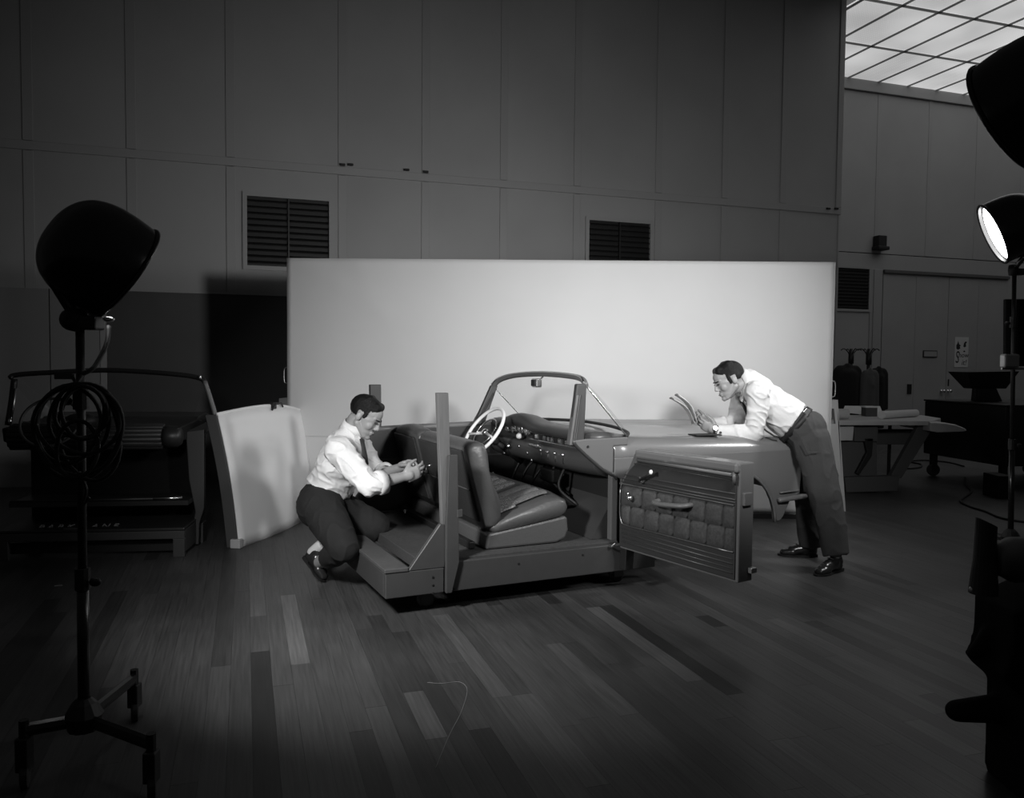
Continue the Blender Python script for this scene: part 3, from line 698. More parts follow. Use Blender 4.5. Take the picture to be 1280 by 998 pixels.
# body ahead of the doors
cp = [(.76, .825), (.85, .832), (1.125, .835), (1.125, .79), (1.03, .788), (1.03, .628), (.955, .668), (.878, .726), (.80, .79)]
MB().prism([(u, .075, z) for u, z in cp], (0, .03, 0)).build('cowl_side', M['bodyside'], car, bevel=.006)
MB().tube(smooth_pts([(.775, .08, .815), (.80, .08, .787), (.878, .08, .722), (.955, .08, .663), (1.03, .08, .622), (1.05, .08, .60)], 4), .010, 8).build('cowl_seal', M['rubber'], car, smooth=True)
MB().lathe([(0, 0), (.007, 0), (.007, .004), (0, .004)], (.86, .074, .79), (0, -1, 0), 10).build('screw', M['dark'], car)
def uend(v): return 2.43+.22*max(0, min(1, (v-.08)/1.3))
sec = [(.085, .66), (.078, .70), (.080, .728), (.092, .752), (.115, .775), (.15, .790), (.20, .797), (.27, .793), (.34, .785), (.42, .79), (.55, .805), (.75, .815), (.95, .808), (1.05, .798), (1.13, .792), (1.19, .805), (1.26, .822), (1.33, .820), (1.385, .795), (1.405, .76), (1.41, .66)]
def crown(u, v, z):
    q = (u-1.04)/1.5
    return z+.042*max(0, 1-q)**1.6 - .006*q
stat = [0, .08, .2, .4, .6, .8, .9, .95, .98, 1.0]
loops = []
for t_ in stat:
    row = []
    for v, z in sec:
        u = 1.035+(uend(v)-1.035)*t_
        zz = crown(u, v, z)
        if t_ > .9: zz = zz-(.05*((t_-.9)/.1)**2.2)
        row.append(Vector((u, v, zz)))
    loops.append(row)
def hood_z(u, v):
    for (v0, z0), (v1, z1) in zip(sec[1:], sec[2:]):
        if v0 <= v <= v1: return crown(u, v, z0+(z1-z0)*(v-v0)/max(1e-6, v1-v0))
    return .8
ho = MB().loft(loops, cap=False, closed=False).build('hood_and_fenders', M['body'], car, smooth=True, thick=.012)
MB().loft([[Vector((p.x, p.y, p.z)) for p in loops[-1]], [Vector((p.x+.02*math.sin(math.pi*i/20), p.y, max(.40, p.z-.10))) for i, p in enumerate(loops[-1])], [Vector((p.x-.01, p.y, .42)) for p in loops[-1]]], cap=False, closed=False).build('front_panel', M['bodyside'], car, smooth=True, thick=.01)
def arc(cx, cz, r, a0, a1, n): return [(cx+r*math.cos(math.radians(a0+(a1-a0)*k/n)), cz+r*math.sin(math.radians(a0+(a1-a0)*k/n))) for k in range(n+1)]
fs_ = [(1.035, .62), (1.035, .72), (2.42, .72), (2.435, .60), (2.42, .44), (2.345, .40), (2.29, .30), (2.265, .275), (2.215, .275)] + arc(1.88, .27, .335, 2, 178, 16) + [(1.5, .275), (1.12, .275), (1.08, .6)]
MB().prism([(u, .072, z) for u, z in fs_], (0, .022, 0)).build('fender_side', M['bodyside'], car, bevel=.005)
MB().tube([(u, .068, z) for u, z in arc(1.88, .27, .338, 0, 180, 24)], .010, 8).build('arch_lip', M['bodyside'], car, smooth=True)
MB().tube(smooth_pts([(2.225, .058, .407), (2.26, .045, .413), (2.36, .04, .42), (2.45, .05, .42)], 5), [.012]+[.019]*14+[.016], 10, flat=(1, .9)).build('bumper_blade', M['body'], car, smooth=True)
MB().tube(smooth_pts([(2.25, .062, .452), (2.32, .055, .458), (2.40, .06, .458)], 4), .009, 8, flat=(1, .6)).build('trim_blade', M['body'], car, smooth=True)
MB().box((1.12, .3, .1), (1.5, VW-.25, .6)).box((1.12, .4, .1), (1.6, VW-.45, .2)).build('front_support', M['interior'], car)

# open door, hinged at the near cowl
HG = Vector((.59, 4.32, 0)); DA = Vector((.565, -.825, 0)).normalized(); DN = Vector((-DA.y, DA.x, 0))
DX = CMI @ MX(HG, DA, DN, (0, 0, 1))        # x along the door, y outward through its thickness, z up
def dprism(pts, y0, dy): 
    return MB().prism([DX @ Vector((x, y0, z)) for x, z in pts], DX.to_3x3() @ Vector((0, dy, 0)))
dout = [(-.015, .25), (.79, .242), (.79, .797), (.125, .80), (.09, .775), (.05, .70), (-.005, .615), (-.02, .58)]
door = dprism(dout, .012, .10).build('door', M['doorm'], car, bevel=.006)
dprism([(-.012, .262), (.775, .255), (.775, .735), (.12, .735), (.06, .685), (-.0, .60), (-.015, .57)], .004, .012).build('door_panel', M['trimd'], door, bevel=.004)
def dtube(pts, r, nm, m, fl=None, sm=True): return MB().tube([DX @ Vector(p) for p in pts], r, 8, flat=fl).build(nm, m, door, smooth=sm)
MB().box((.115, -.012, .752), (.789, .095, .798), DX).build('sill_cap', M['body'], door, bevel=.012)
dtube([(.13, -.004, .745), (.775, -.004, .742)], .010, 'cap_roll', M['doorm'])
dtube([(.765, -.006, .75), (.775, -.012, .738), (.772, -.006, .70)], .009, 'cap_roll_end', M['doorm'])
for (x0, z0, x1, z1) in ((.10, .722, .772, .715), (.03, .655, .772, .655), (.01, .632, .772, .628), (.0, .615, .772, .615)):
    dtube([(x0, .002, z0), (x1, .002, z1)], .0032, 'trim_rib', M['ribm'])
for i in range(4):
    z0 = .362-.023*i; z1 = .350-.0215*i
    dtube([(.012, .002, z0), (.765, .002, z1)], .0045 if i in (1, 3) else .003, 'lower_rib', M['ribm'])
r1 = [.0, .158, .264, .38, .485, .592, .701, .768]; r2 = [.0, .073, .178, .285, .389, .497, .606, .713, .768]
def padmesh(x0, x1, z0, z1, cut=None):
    g = .0012; rows = []
    N = 6
    for j in range(N+1):
        row = []
        for i in range(N+1):
            a, b = i/N, j/N
            y = .004-.011*(1-(2*a-1)**6)*(1-(2*b-1)**6)
            x = x0+g+(x1-x0-2*g)*a
            if cut:  # rounded corner at the hinge side
                lim = max(0, (1-b)/.5) if cut < 0 else max(0, b/.5-1)
                x = max(x, x0+.045*max(0, (.45-b)/.45)**2) if cut < 0 else max(x, x0+.03*max(0, (b-.6)/.4)**2)
            row.append(DX @ Vector((x, y, z0+g+(z1-z0-2*g)*b)))
        rows.append(row)
    MB().loft(rows, cap=False, closed=False).build('pad', M['pad'], door, smooth=True)
for i in range(len(r1)-1): padmesh(r1[i], r1[i+1], .492, .596, 1 if i == 0 else None)
for i in range(len(r2)-1): padmesh(r2[i], r2[i+1], .388, .492, -1 if i == 0 else None)
dtube(smooth_pts([(-.004, -.001, .575), (-.004, -.001, .45), (.008, -.001, .405), (.05, -.001, .385), (.3, -.001, .384), (.768, -.001, .384)], 5), .0035, 'pad_piping', M['steel'])
dtube(smooth_pts([(-.004, -.001, .575), (.01, -.001, .60), (.06, -.001, .604), (.768, -.001, .602)], 5), .0035, 'pad_piping', M['leather'])
dtube(smooth_pts([(.29, .0, .555), (.30, -.045, .548), (.36, -.06, .55), (.44, -.06, .556), (.50, -.045, .562), (.512, 0, .566)], 4), .017, 'armrest', M['bodyside'], (1, .75))
dtube([(.17, .0, .645), (.17, -.018, .645)], .018, 'crank_boss', M['chrome'])
dtube([(.17, -.02, .645), (.265, -.03, .695)], .008, 'window_crank', M['slat'])
MB().ell(DX @ Vector((.272, -.045, .70)), (.010, .010, .013)).build('crank_knob', M['white'], door, smooth=True)
MB().ell(DX @ Vector((.102, -.03, .543)), (.018, .018, .016)).build('door_release', M['chrome'], door, smooth=True)
dtube([(.07, .0, .56), (.075, -.025, .56)], .008, 'release_pin', M['chrome'])
MB().box((.785, .03, .60), (.805, .085, .66), DX).build('door_latch', M['doorm'], door, bevel=.004)
MB().box((.789, .075, .283), (.815, .115, .308), DX).build('latch_block', M['body'], door, bevel=.003)
dprism([(-.03, .13), (.02, .13), (.03, .25), (-.02, .25)], .02, .06).build('hinge_bracket', M['dark'], door, bevel=.004)
dtube(smooth_pts([(-.04, .0, .27), (-.06, -.01, .25), (-.09, -.0, .245)], 4), .006, 'door_check', M['chrome'])

# ------------------------------------------------------------------ things lying on the hood
def onhood(px, py, z=.80): return Fz(px, py, z)

# ------------------------------------------------------------------ white hood panel leaning against the backdrop
hb = Fz(297, 686); hr = Fz(371, 652)
hx = (hr-hb); hw = hx.length; hrz = math.atan2(hx.y, hx.x)
t = thing('hood_panel', 'large white curved car lid standing on edge, leaning beside the crouching man', 'car panel', hb, hrz)
HXI = (Matrix.Translation(hb) @ Matrix.Rotation(hrz, 4, 'Z')).inverted()
nrm = Vector((-hx.y, hx.x, 0)).normalized()
lean = .16
def hp_(px, py, z):   # point at height z on the leaning plane through the base line
    d = ray(px, py); n = Vector((nrm.x, nrm.y, -lean)).normalized()
    return HXI @ (CC + d*((hb-CC).dot(n)/d.dot(n)))
A = hp_(272, 519, 0); B = hp_(320, 508.5, 0); C = hp_(380, 515, 0); E_ = hp_(299, 685, 0); F_ = hp_(388, 646, 0)
rows = []
for j in range(13):
    q = j/12; row = []
    l = E_.lerp(A, q); r_ = F_.lerp(C, q)
    for i in range(17):
        k = i/16; p = l.lerp(r_, k)
        bow = math.sin(math.pi*k)
        p = p+Vector((0, -.05*bow-.02*math.sin(math.pi*q), (B-(A.lerp(C, .45))).z*bow*q**3))
        row.append(p)
    rows.append(row)
MB().loft(rows, cap=False, closed=False).build('lid_skin', M['hoodp'], t, smooth=True, thick=.012)
fr = [r[0]+Vector((-.004, .006, 0)) for r in rows]
MB().loft([[p, p+Vector((-.012, .075, 0)), p+Vector((.03, .08, 0)), p+Vector((.02, .012, 0))] for p in fr]).build('lid_flange', M['hoode'], t, bevel=.004)
fr = [r[-1] for r in rows]
MB().loft([[p+Vector((.004, 0.004, 0)), p+Vector((.008, .05, 0)), p+Vector((-.02, .05, 0)), p+Vector((-.01, .008, 0))] for p in fr]).build('lid_flange', M['hoode'], t)
MB().tube([p+Vector((0, .004, .004)) for p in rows[-1]], .012, 8).build('top_edge', M['hoodp'], t, smooth=True)
B2 = HXI @ (HXI.inverted() @ rows[-1][8])
MB().box(B2+Vector((-.03, -.03, -.02)), B2+Vector((.02, .02, .03))).build('latch', M['dark'], t, bevel=.006)
MB().tube([B2+Vector((-.05, -.025, -.025)), B2+Vector((.0, -.03, .02)), B2+Vector((.09, -.03, .018)), B2+Vector((.14, -.02, -.01))], .008, 6).build('latch_lever', M['slat'], t)
MB().box((E_.x-.03, E_.y-.02, 0), (E_.x+.02, E_.y+.05, .06)).build('corner_clip', M['frame'], t, bevel=.005)

# ------------------------------------------------------------------ dark dashboard mock-up at the left
KR = math.radians(8)
ko = Vector((-2.10, 5.05, 0))
kt = thing('dash_mockup', 'dark dashboard and windshield mock-up on a low stand, left of the white lid', 'car', ko, KR)
KX = (Matrix.Translation(ko) @ Matrix.Rotation(KR, 4, 'Z'))
KI = KX.inverted()
kn = Vector((-math.sin(KR), math.cos(KR), 0))
def K(px, py, y): return KI @ PLN(px, py, kn, kn.dot(ko)+y)
zt_ = K(226, 664, 0).z
XL = K(-6, 660, 0).x
MB().box((XL, 0, zt_-.05), (.04, .03, zt_)).build('skirt', M['greyp'], kt, bevel=.003)
for x in (XL, -.03): MB().box((x, 0, 0), (x+.07, .03, zt_-.05)).build('leg', M['greyp'], kt, bevel=.003)
for x in (XL, .0): MB().box((x, .4, 0), (x+.06, .5, zt_-.03)).build('leg', M['greyp'], kt, bevel=.003)
MB().box((XL, .1, .02), (-.03, .13, .09)).build('lower_rail', M['darkcar'], kt, bevel=.003)
MB().box((XL, .0, zt_), (.04, .55, zt_+.02)).build('sill_plate', M['darkcar'], kt, bevel=.006)
MB().box((.005, .03, .03), (.04, .45, zt_)).build('end_board', M['greyp'], kt, bevel=.003)
pL = K(52, 649, .14); pR = K(150, 647.5, .14)
lx = (pL.x+pR.x)/2
tm = text_mesh('P A R K   L A N E', .075, Matrix.Identity(4), .0015); xs_ = [v.co.x for v in tm.vertices]
kx = (pR.x-pL.x)/(max(xs_)-min(xs_)); tm.transform(MX((lx, .10, zt_+.021), (kx, 0, 0), (0, 1, .25), (0, -.25, 1)))
link('lettering', tm, M['plate'], kt)
MB().box((lx-.06, .02, zt_+.02), (lx+.02, .026, zt_+.026)).build('badge', M['steel'], kt)
MB().box((XL, .5, zt_+.02), (.0, .53, .70)).build('back_board', M['blackrough'], kt)
MB().box((XL, .18, .30), (.02, .50, .33)).build('shelf', M['darkcar'], kt)
tz = K(150, 624, .2).z
MB().tube([(XL, .2, tz-.012), (-.5, .2, tz-.004), (-.02, .2, tz)], .010, 8).build('trim_tube', M['darkcar'], kt, smooth=True)
MB().tube([(-.20, .198, tz), (-.02, .198, tz+.002)], .011, 8).build('trim_tip', M['chrome'], kt, smooth=True)
# padded roll with ribs
zr = K(150, 547, .1).z
xr = K(228, 548, .1).x
for i in range(7):
    a = math.radians(150-i*25); c = Vector((0, .14-.075*math.sin(a)*1.0, zr+.075*math.cos(a)*.85))
    MB().tube([(XL+.05, c.y, c.z), (xr-.12, c.y, c.z)], .022, 8).build('pad_rib', M['darkcar'], kt, smooth=True)
MB().lathe([(0, 0), (.066, .0), (.072, .03), (.068, .08), (.05, .105), (0, .11)], (xr-.12, .14, zr), (1, 0, 0), 16).build('pad_end', M['darkcar'], kt, smooth=True)
MB().prism([(XL, .10, zr+.06), (XL, .6, zr+.085), (XL, .75, zr+.06), (XL, .5, zr-.04), (XL, .12, zr-.03)], (xr-.02-XL, 0, 0)).build('dash_body', M['dark'], kt, bevel=.01)
zc_ = K(150, 523, .6).z
MB().loft([[Vector((x, y, z)) for y, z in ((.55, zc_-.03), (.65, zc_+.01), (.85, zc_+.03), (1.0, zc_), (1.0, zc_-.06), (.6, zc_-.08))] for x in (XL+.02, -.6, -.02)]).build('cowl', M['darkcar'], kt, bevel=.01)
hx_ = [K(*q) for q in ((12, 473, .45), (20, 469, .47), (60, 466, .5), (140, 463, .52), (220, 468, .5), (250, 473, .47), (256, 478, .46))]
MB().tube(smooth_pts(hx_, 5), .017, 10).build('windshield_header', M['darkcar'], kt, smooth=True)
MB().tube(smooth_pts([K(256, 477, .46), K(262, 495, .45), K(272, 528, .42)], 4), .026, 10, flat=(1, .6)).build('windshield_pillar', M['body'], kt, smooth=True)
MB().tube(smooth_pts([K(18, 474, .45), K(15, 500, .44), K(10, 532, .42)], 4), .020, 10).build('windshield_pillar', M['darkcar'], kt, smooth=True)
MB().tube([K(20, 486, .43), K(14, 527, .41)], .006, 6).build('pillar_trim', M['chrome'], kt, smooth=True)
MB().ell(K(12.5, 527, .40), (.012, .012, .02)).build('visor_clip', M['chrome'], kt, smooth=True)
MB().ell(K(250, 472, .44), (.01, .012, .018)).build('visor_clip', M['chrome'], kt, smooth=True)
MB().loft([[a_.lerp(b_, k/4) for k in range(5)] for a_, b_ in zip(smooth_pts(hx_, 3), [Vector((XL+.06+(-.02-XL-.08)*i/18, .58+.25*math.sin(math.pi*i/18), zc_+.0)) for i in range(19)])], cap=False, closed=False).build('windshield_glass', M['glass'], kt, smooth=True)
mk_ = MB().box(K(74, 472, .47)-Vector((.03, .01, .012)), K(82, 469, .47)+Vector((.05, .02, .012))).build('rear_view_mirror', M['dark'], kt, bevel=.006)
# wheel in front of the roll
wc = K(62, 528, .02); wn = Vector((.05, -.85, .5)).normalized(); wa = wn.cross(Vector((0, 0, 1))).normalized(); wb_ = wn.cross(wa)
wh = MB().tube([wc+.165*(math.cos(2*math.pi*k/40)*wa+math.sin(2*math.pi*k/40)*wb_) for k in range(40)], .009, 8, closed=True).build('steering_wheel', M['greyp'], kt, smooth=True)
MB().tube([wc-wa*.15, wc-wn*.03, wc+wa*.15], .008, 6).build('spoke', M['greyp'], wh)
MB().tube([wc-wn*.03, wc-wn*.2], .022, 10).build('steering_column', M['dark'], wh)
hd = K(100, 527, .25)
MB().ell(hd, (.10, .08, .055)).build('instrument_hood', M['dark'], kt, smooth=True)
for dx in (-.05, 0, .05):
    MB().lathe([(.018, 0), (.024, 0), (.024, .01), (.018, .012)], hd+Vector((dx, -.085, -.012)), (0, -1, .2), 12).build('gauge', M['greyp'], kt, smooth=True)
MB().lathe([(0, 0), (.012, 0), (.012, .02), (0, .02)], K(84, 549, .05), (0, -1, 0), 10).build('dash_knob', M['chrome'], kt)
# right end pillar
y_ = .30
pp = [K(*q, y_) for q in ((232, 540), (255, 537), (255, 636), (249, 655), (248, 681), (241, 681), (241, 655), (244, 640), (236, 600))]
MB().prism(pp, (0, .05, 0)).build('end_pillar', M['greyp'], kt, bevel=.006)
MB().prism([K(229, 541, y_), K(266, 524, y_+.35), K(268, 530, y_+.35), K(256, 543, y_), K(232, 546, y_)], (0, .02, -.01)).build('pillar_cap', M['greyp'], kt, bevel=.004)

# ------------------------------------------------------------------ studio scoop lamps on rolling stands
def area(name, parent, p, d, watts, size, spread=180):
    l = bpy.data.lights.new(name, 'AREA'); l.shape = 'DISK'; l.size = size; l.energy = watts; l.spread = math.radians(spread)
    o = bpy.data.objects.new(name, l); COL.objects.link(o); o.parent = parent
    o.location = p; o.rotation_euler = Vector(d).to_track_quat('-Z', 'Y').to_euler(); return o
def scoop(t, base, rc, ax, R, hub_z, legs, watts, face, pole_top, castr=True, spread=180, beam=None, dk=1.0):
    ax = Vector(ax).normalized(); B = Vector(base); rc = Vector(rc)-B; depth = R*1.5*dk; ap = rc-ax*depth
    prof = [(0, 0), (.32, .02), (.58, .12), (.78, .29), (.90, .5), (.97, .74), (1.0, 1.05), (1.0, 1.35), (.985, 1.5)]
    prof = [(max(0, v.x), v.y) for v in smooth_pts([(a, b, 0) for a, b in prof], 4)]
    outer = [(R*a, R*b*dk) for a, b in prof]; inner = [(R*a*.965, R*b*dk+.004) for a, b in prof[1:]][::-1]
    h = MB().lathe(outer+inner[:-1]+[(R*.02, R*.06)], ap, ax, 36).build('lamp_head', M['black'], t, smooth=True)
    rr = rc; ref = ax.cross(Vector((0, 0, 1))).normalized(); up = ref.cross(ax)
    MB().tube([rr+R*.995*(math.cos(2*math.pi*k/40)*ref+math.sin(2*math.pi*k/40)*up) for k in range(40)], .007, 8, closed=True).build('rim', M['black'], h, smooth=True)
    MB().lathe([(0, 0), (R*.90, R*.0), (R*.90, .004), (0, .004)], ap+ax*R*1.36*dk, ax, 32).build('lamp_face', face, h)
    if watts: area('scoop_light', t, rc+ax*(.012 if beam is None else .05), beam or ax, watts, R*1.8, spread)
    pt = Vector(pole_top)-B
    low = rc - ax*R*.45 + (Vector((0, 0, -1))-ax*(-ax.z)).normalized()*R*1.0
    MB().tube(smooth_pts([ap+ax*R*.5-up*R*.80, low+Vector((0, 0, -.02)), pt+Vector((0, 0, .02))], 5), .016, 8).build('yoke', M['black'], t, smooth=True)
    MB().lathe([(0, -.03), (.032, -.025), (.036, 0), (.032, .025), (0, .03)], pt+Vector((-.012, -.01, .01)), (.8, -.6, 0), 16).build('tilt_knob', M['dark'], t, smooth=True)
    MB().box(pt+Vector((.0, -.03, -.02)), pt+Vector((.06, .03, .02))).build('clamp', M['slat'], t, bevel=.006)
    MB().ell(pt+Vector((.085, 0, .012)), (.018, .010, .008)).build('wing_nut', M['chrome'], t, smooth=True)
    hz = Vector((0, 0, hub_z))
    m1 = hz.lerp(pt, .36); m2 = hz.lerp(pt, .82)
    MB().tube([hz, m1], .0165, 12).build('pole', M['black'], t, smooth=True)
    MB().tube([m1, pt], .0125, 12).build('pole', M['slat'], t, smooth=True)
    for q, s_ in ((m1, 1), (m2, -1)):
        MB().tube([q-Vector((0, 0, .045)), q+Vector((0, 0, .02))], .022, 10).build('collar', M['dark'], t)
        MB().ell(q+Vector((s_*.04, -.005, -.02)), (.018, .010, .014)).build('lock_knob', M['dark'], t, smooth=True)
    MB().lathe([(.0, -.05), (.045, -.045), (.055, 0), (.035, .035), (.02, .05), (0, .05)], hz, (0, 0, 1), 12).build('hub', M['dark'], t)
    for lx, ly, zz in legs:
        e = Vector((lx-B.x, ly-B.y, zz))
        d = Vector((e.x, e.y, 0)).normalized()
        lg = MB().tube([hz+d*.03-Vector((0, 0, .015)), e], .017, 8, flat=(.8, 1.2)).build('leg', M['black'], t)
        c = MB().tube([e+Vector((0, 0, .03)), e-Vector((0, 0, .04))], .014, 8).build('caster_stem', M['black'], lg)
        MB().lathe([(.026, -.012), (.037, -.009), (.037, .009), (.026, .012)], (e.x, e.y, .037), (.9, .4, 0), 16).build('wheel', M['rubber'], lg)
        MB().box((e.x-.018, e.y-.02, .05), (e.x+.018, e.y+.02, zz-.02)).build('fork', M['slat'], lg, bevel=.004)

hb_ = Fz(105, 893, .18); base = Vector((hb_.x, hb_.y, 0))
t = thing('studio_lamp', 'black scoop lamp on a thin rolling stand, its back turned, at the left edge', 'lamp', base)
def fl_(px, py, z): v = Fz(px, py, z); return (v.x, v.y, z)
scoop(t, base, P(155, 342, 2.50), (.62, .58, -.53), .163, .18, [fl_(189, 930, .16), fl_(168, 848, .15), fl_(30, 913, .17)], LEFT_W, M['lampon'], P(100, 404, 2.40), spread=105, beam=(.38, .76, -.53), dk=.97)
p0 = P(136, 408, 2.46)-base; p1 = P(114, 462, 2.38)-base
MB().tube(smooth_pts([p0, P(133, 430, 2.43)-base, P(122, 452, 2.40)-base, p1, P(98, 470, 2.36)-base], 5), .007, 7).build('power_cord', M['cable'], t, smooth=True)
ct = thing('coiled_cable', 'thick loops of black cable hung on the pole of the left studio lamp', 'cable', (base.x, base.y-.03, 0))
bb = Vector((base.x, base.y-.03, 0)); mb = MB(); rg = random.Random(3)
for cx, cy, rx, ry, tw in ((98, 537, 56, 57, .05), (92, 527, 46, 46, -.1), (101, 514, 33, 34, .1), (85, 532, 40, 48, .2), (112, 542, 38, 60, -.15), (104, 516, 27, 33, .0), (96, 562, 26, 36, .1), (97, 540, 52, 60, .12), (106, 524, 44, 44, -.2)):
    Yc = 2.33+rg.uniform(-.03, .02); pts = []
    for k in range(36):
        a = 2*math.pi*k/36; x = rx*math.cos(a)*(1+.04*math.sin(3*a+cx)); y = ry*math.sin(a)
        pts.append(P(cx+x*math.cos(tw)-y*math.sin(tw), cy+x*math.sin(tw)+y*math.cos(tw), Yc+.012*math.sin(2*a+cy))-bb)
    mb.tube(pts, .0062, 7, closed=True)
mb.build('cable_loops', M['cable'], ct, smooth=True)
MB().tube([P(90, 470, 2.345)-bb, P(96, 482, 2.32)-bb, P(102, 470, 2.345)-bb], .006, 6).build('tie', M['cable'], ct)
MB().tube(smooth_pts([P(99, 590, 2.34)-bb, P(108, 612, 2.33)-bb, P(104, 630, 2.335)-bb, P(112, 622, 2.34)-bb], 5), .005, 6).build('cable_end', M['cable'], ct)

# lit lamp at right
pb = P(1266, 600, 4.95); base = Vector((pb.x, pb.y, 0))
t = thing('studio_lamp', 'lit scoop lamp with a glaring white face on a thin stand at the right edge', 'lamp', base)
scoop(t, base, P(1241, 293, 4.85), (-.86, .30, -.41), .188, .2, [(base.x-.25, base.y-.18, .15), (base.x+.3, base.y-.05, .15), (base.x+.0, base.y+.32, .15)], RIM_W, M['lampin'], P(1268, 340, 4.95), spread=130)
d_ = lambda px, py, y: P(px, py, y)-base
MB().box(d_(1256, 460, 4.9), d_(1268, 443, 4.96)).build('ballast_can', M['steel'], t, bevel=.01)
MB().tube([d_(1252, 461, 4.93), d_(1290, 461, 4.93)], .008, 6).build('cross_arm', M['steel'], t)
MB().prism([d_(1257.5, 374, 5.0), d_(1286, 374, 5.0), d_(1286, 458, 5.0), d_(1257, 458, 5.0)], (0, .03, 0)).build('black_flag', M['blackrough'], t, bevel=.004)

# key lamp close to the camera at top right
base = Vector((1.66, 2.12, 0))
t = thing('studio_lamp', 'big black scoop lamp looming close at the top right corner', 'lamp', base)
scoop(t, base, P(1258, 147, 2.35), (-.52, .76, -.40), .172, .2, [(base.x+.3, base.y-.2, .15), (base.x+.12, base.y+.3, .15), (base.x+.05, base.y-.4, .15)], KEY_W, M['lampon'], Vector((1.66, 2.12, 1.70)), spread=86, beam=(-.23, .96, -.12))

# ------------------------------------------------------------------ dark equipment stand at the right edge
YE = 2.25
e0 = P(1250, 900, YE); base = Vector((e0.x, YE, 0))
t = thing('equipment_stand', 'black cloth-draped stand with an upright open tube and grey drum, lower right corner', 'stand', base)
q = lambda px, py, y=YE: P(px, py, y)-base
mb = MB()
q = lambda px, py, y=YE+.2: P(px, py, y)-base
out = [q(1217, 742), q(1262, 722), q(1300, 716), q(1310, 1005), q(1229, 1005), q(1229, 905), q(1231, 880), q(1231, 842), q(1212, 826), q(1205.5, 818), q(1206, 812), q(1212, 800), q(1217, 770)]
for v in out: v.z = max(v.z, .0)
mb.prism(out, (0, -.2, 0))
mb.cap_(q(1197, 889, YE+.15), .036, q(1262, 885, YE+.12), .05, ws=.9)
mb.cap_(q(1216, 818, YE+.12), .018, q(1250, 800, YE+.12), .06)
me = blob_mesh(mb, 'draped_cover', .008, 5)
link('draped_cover', me, M['blackrough'], t)
a0, a1 = q(1229, 742, YE+.1), q(1233, 653, YE+.1)
ax_ = (a1-a0).normalized()
rg_ = []
for h, r in ((0, .040), (.05, .036), (.10, .031), (.18, .029), (.30, .029)):
    c = a0+(a1-a0)*(h/.215 if h < .215 else 1); rg_.append((c, r))
o_ = []
for c, r in rg_[:4]: o_.append([c+Vector((r*math.cos(2*math.pi*k/20), r*math.sin(2*math.pi*k/20), 0)) for k in range(20)])
o_.append([a1+Vector((.029*math.cos(2*math.pi*k/20), .029*math.sin(2*math.pi*k/20), -.014*math.cos(2*math.pi*k/20))) for k in range(20)])
i_ = [[a1+Vector((.024*math.cos(2*math.pi*k/20), .024*math.sin(2*math.pi*k/20), -.014*math.cos(2*math.pi*k/20))) for k in range(20)],
      [a1+Vector((.023*math.cos(2*math.pi*k/20), .023*math.sin(2*math.pi*k/20), -.12)) for k in range(20)]]
MB().loft(o_+i_).build('open_tube', M['rubber'], t, smooth=False)
c0 = q(1243, 700, YE+.1)
MB().lathe([(0, 0), (.045, .0), (.05, .02), (.066, .05), (.068, .30), (0, .30)], c0, (1, .05, 0), 24).build('drum', M['drum'], t, smooth=True)
MB().lathe([(.0705, .04), (.0705, .30)], c0, (1, .05, 0), 24).build('drum_band', M['dark'], t) if False else None
MB().ell(q(1217, 737, YE+.1), (.013, .013, .011)).build('clamp_knob', M['steel'], t, smooth=True)
MB().tube([q(1217, 737, YE+.1), q(1228, 738, YE+.1)], .01, 8).build('clamp_stem', M['dark'], t)
# ------------------------------------------------------------------ model table behind, at right
tb = thing('trestle_table', 'wooden work table on a slanted trestle, behind the standing man', 'table', (3.6, 8.1, 0))
tq = lambda v: Vector(v)-Vector((3.6, 8.1, 0))
ZT = .717
top = [Fz(1036, 526, ZT), Fz(1166, 526.5, ZT), Fz(1176, 523, ZT), Fz(1152, 519, ZT), Fz(1040, 519, ZT)]
MB().prism([tq(v)-Vector((0, 0, .045)) for v in top], (0, 0, .045)).build('table_top', M['table'], tb, bevel=.006)
def wst(px, yn, zt, th, dp):
    c = P(px, 530, yn); return [tq((c.x, yn, zt-th)), tq((c.x, yn, zt-.01)), tq((c.x, yn+.03, zt)), tq((c.x, yn+dp-.03, zt)), tq((c.x, yn+dp, zt-.01)), tq((c.x, yn+dp, zt-th))]
MB().loft([wst(1163, 7.78, .712, .09, .62), wst(1172, 7.79, .710, .10, .62), wst(1184, 7.82, .70, .09, .56), wst(1196, 7.87, .68, .07, .46), wst(1204, 7.95, .65, .045, .3), wst(1208.5, 8.02, .628, .02, .14)]).build('curved_end', M['table'], tb, smooth=False, bevel=.006)
def pan(pts, y, d, nm, m): MB().prism([tq(P(px, py, y)) for px, py in pts], (0, d, 0)).build(nm, m, tb, bevel=.004)
pan([(1048, 530), (1068, 530), (1066, 551), (1048, 551)], 7.86, .05, 'apron_block', M['table'])
pan([(1068, 529), (1098, 529), (1097, 552), (1068, 552)], 7.9, .6, 'apron', M['tabled'])
pan([(1096, 537), (1152, 537), (1142, 556), (1096, 556)], 8.3, .05, 'cross_rail', M['tabled'])
pan([(1050, 551), (1096, 551), (1096, 616), (1056, 616)], 7.95, .06, 'side_board', M['tabled'])
pan([(1150, 529), (1164, 529), (1166, 536), (1127, 598), (1112, 598)], 7.92, .07, 'slanted_leg', M['tabled'])
pan([(1150, 529), (1160, 529), (1163, 536), (1127, 592), (1116, 592)], 8.5, .07, 'slanted_leg', M['tabled'])
pan([(1056, 597), (1125, 595), (1122, 614), (1058, 616)], 7.88, .08, 'base_board', M['tabled'])
pan([(1080, 548), (1092, 548), (1090, 570), (1074, 594), (1070, 592), (1084, 566)], 7.9, .05, 'brace', M['dark'])
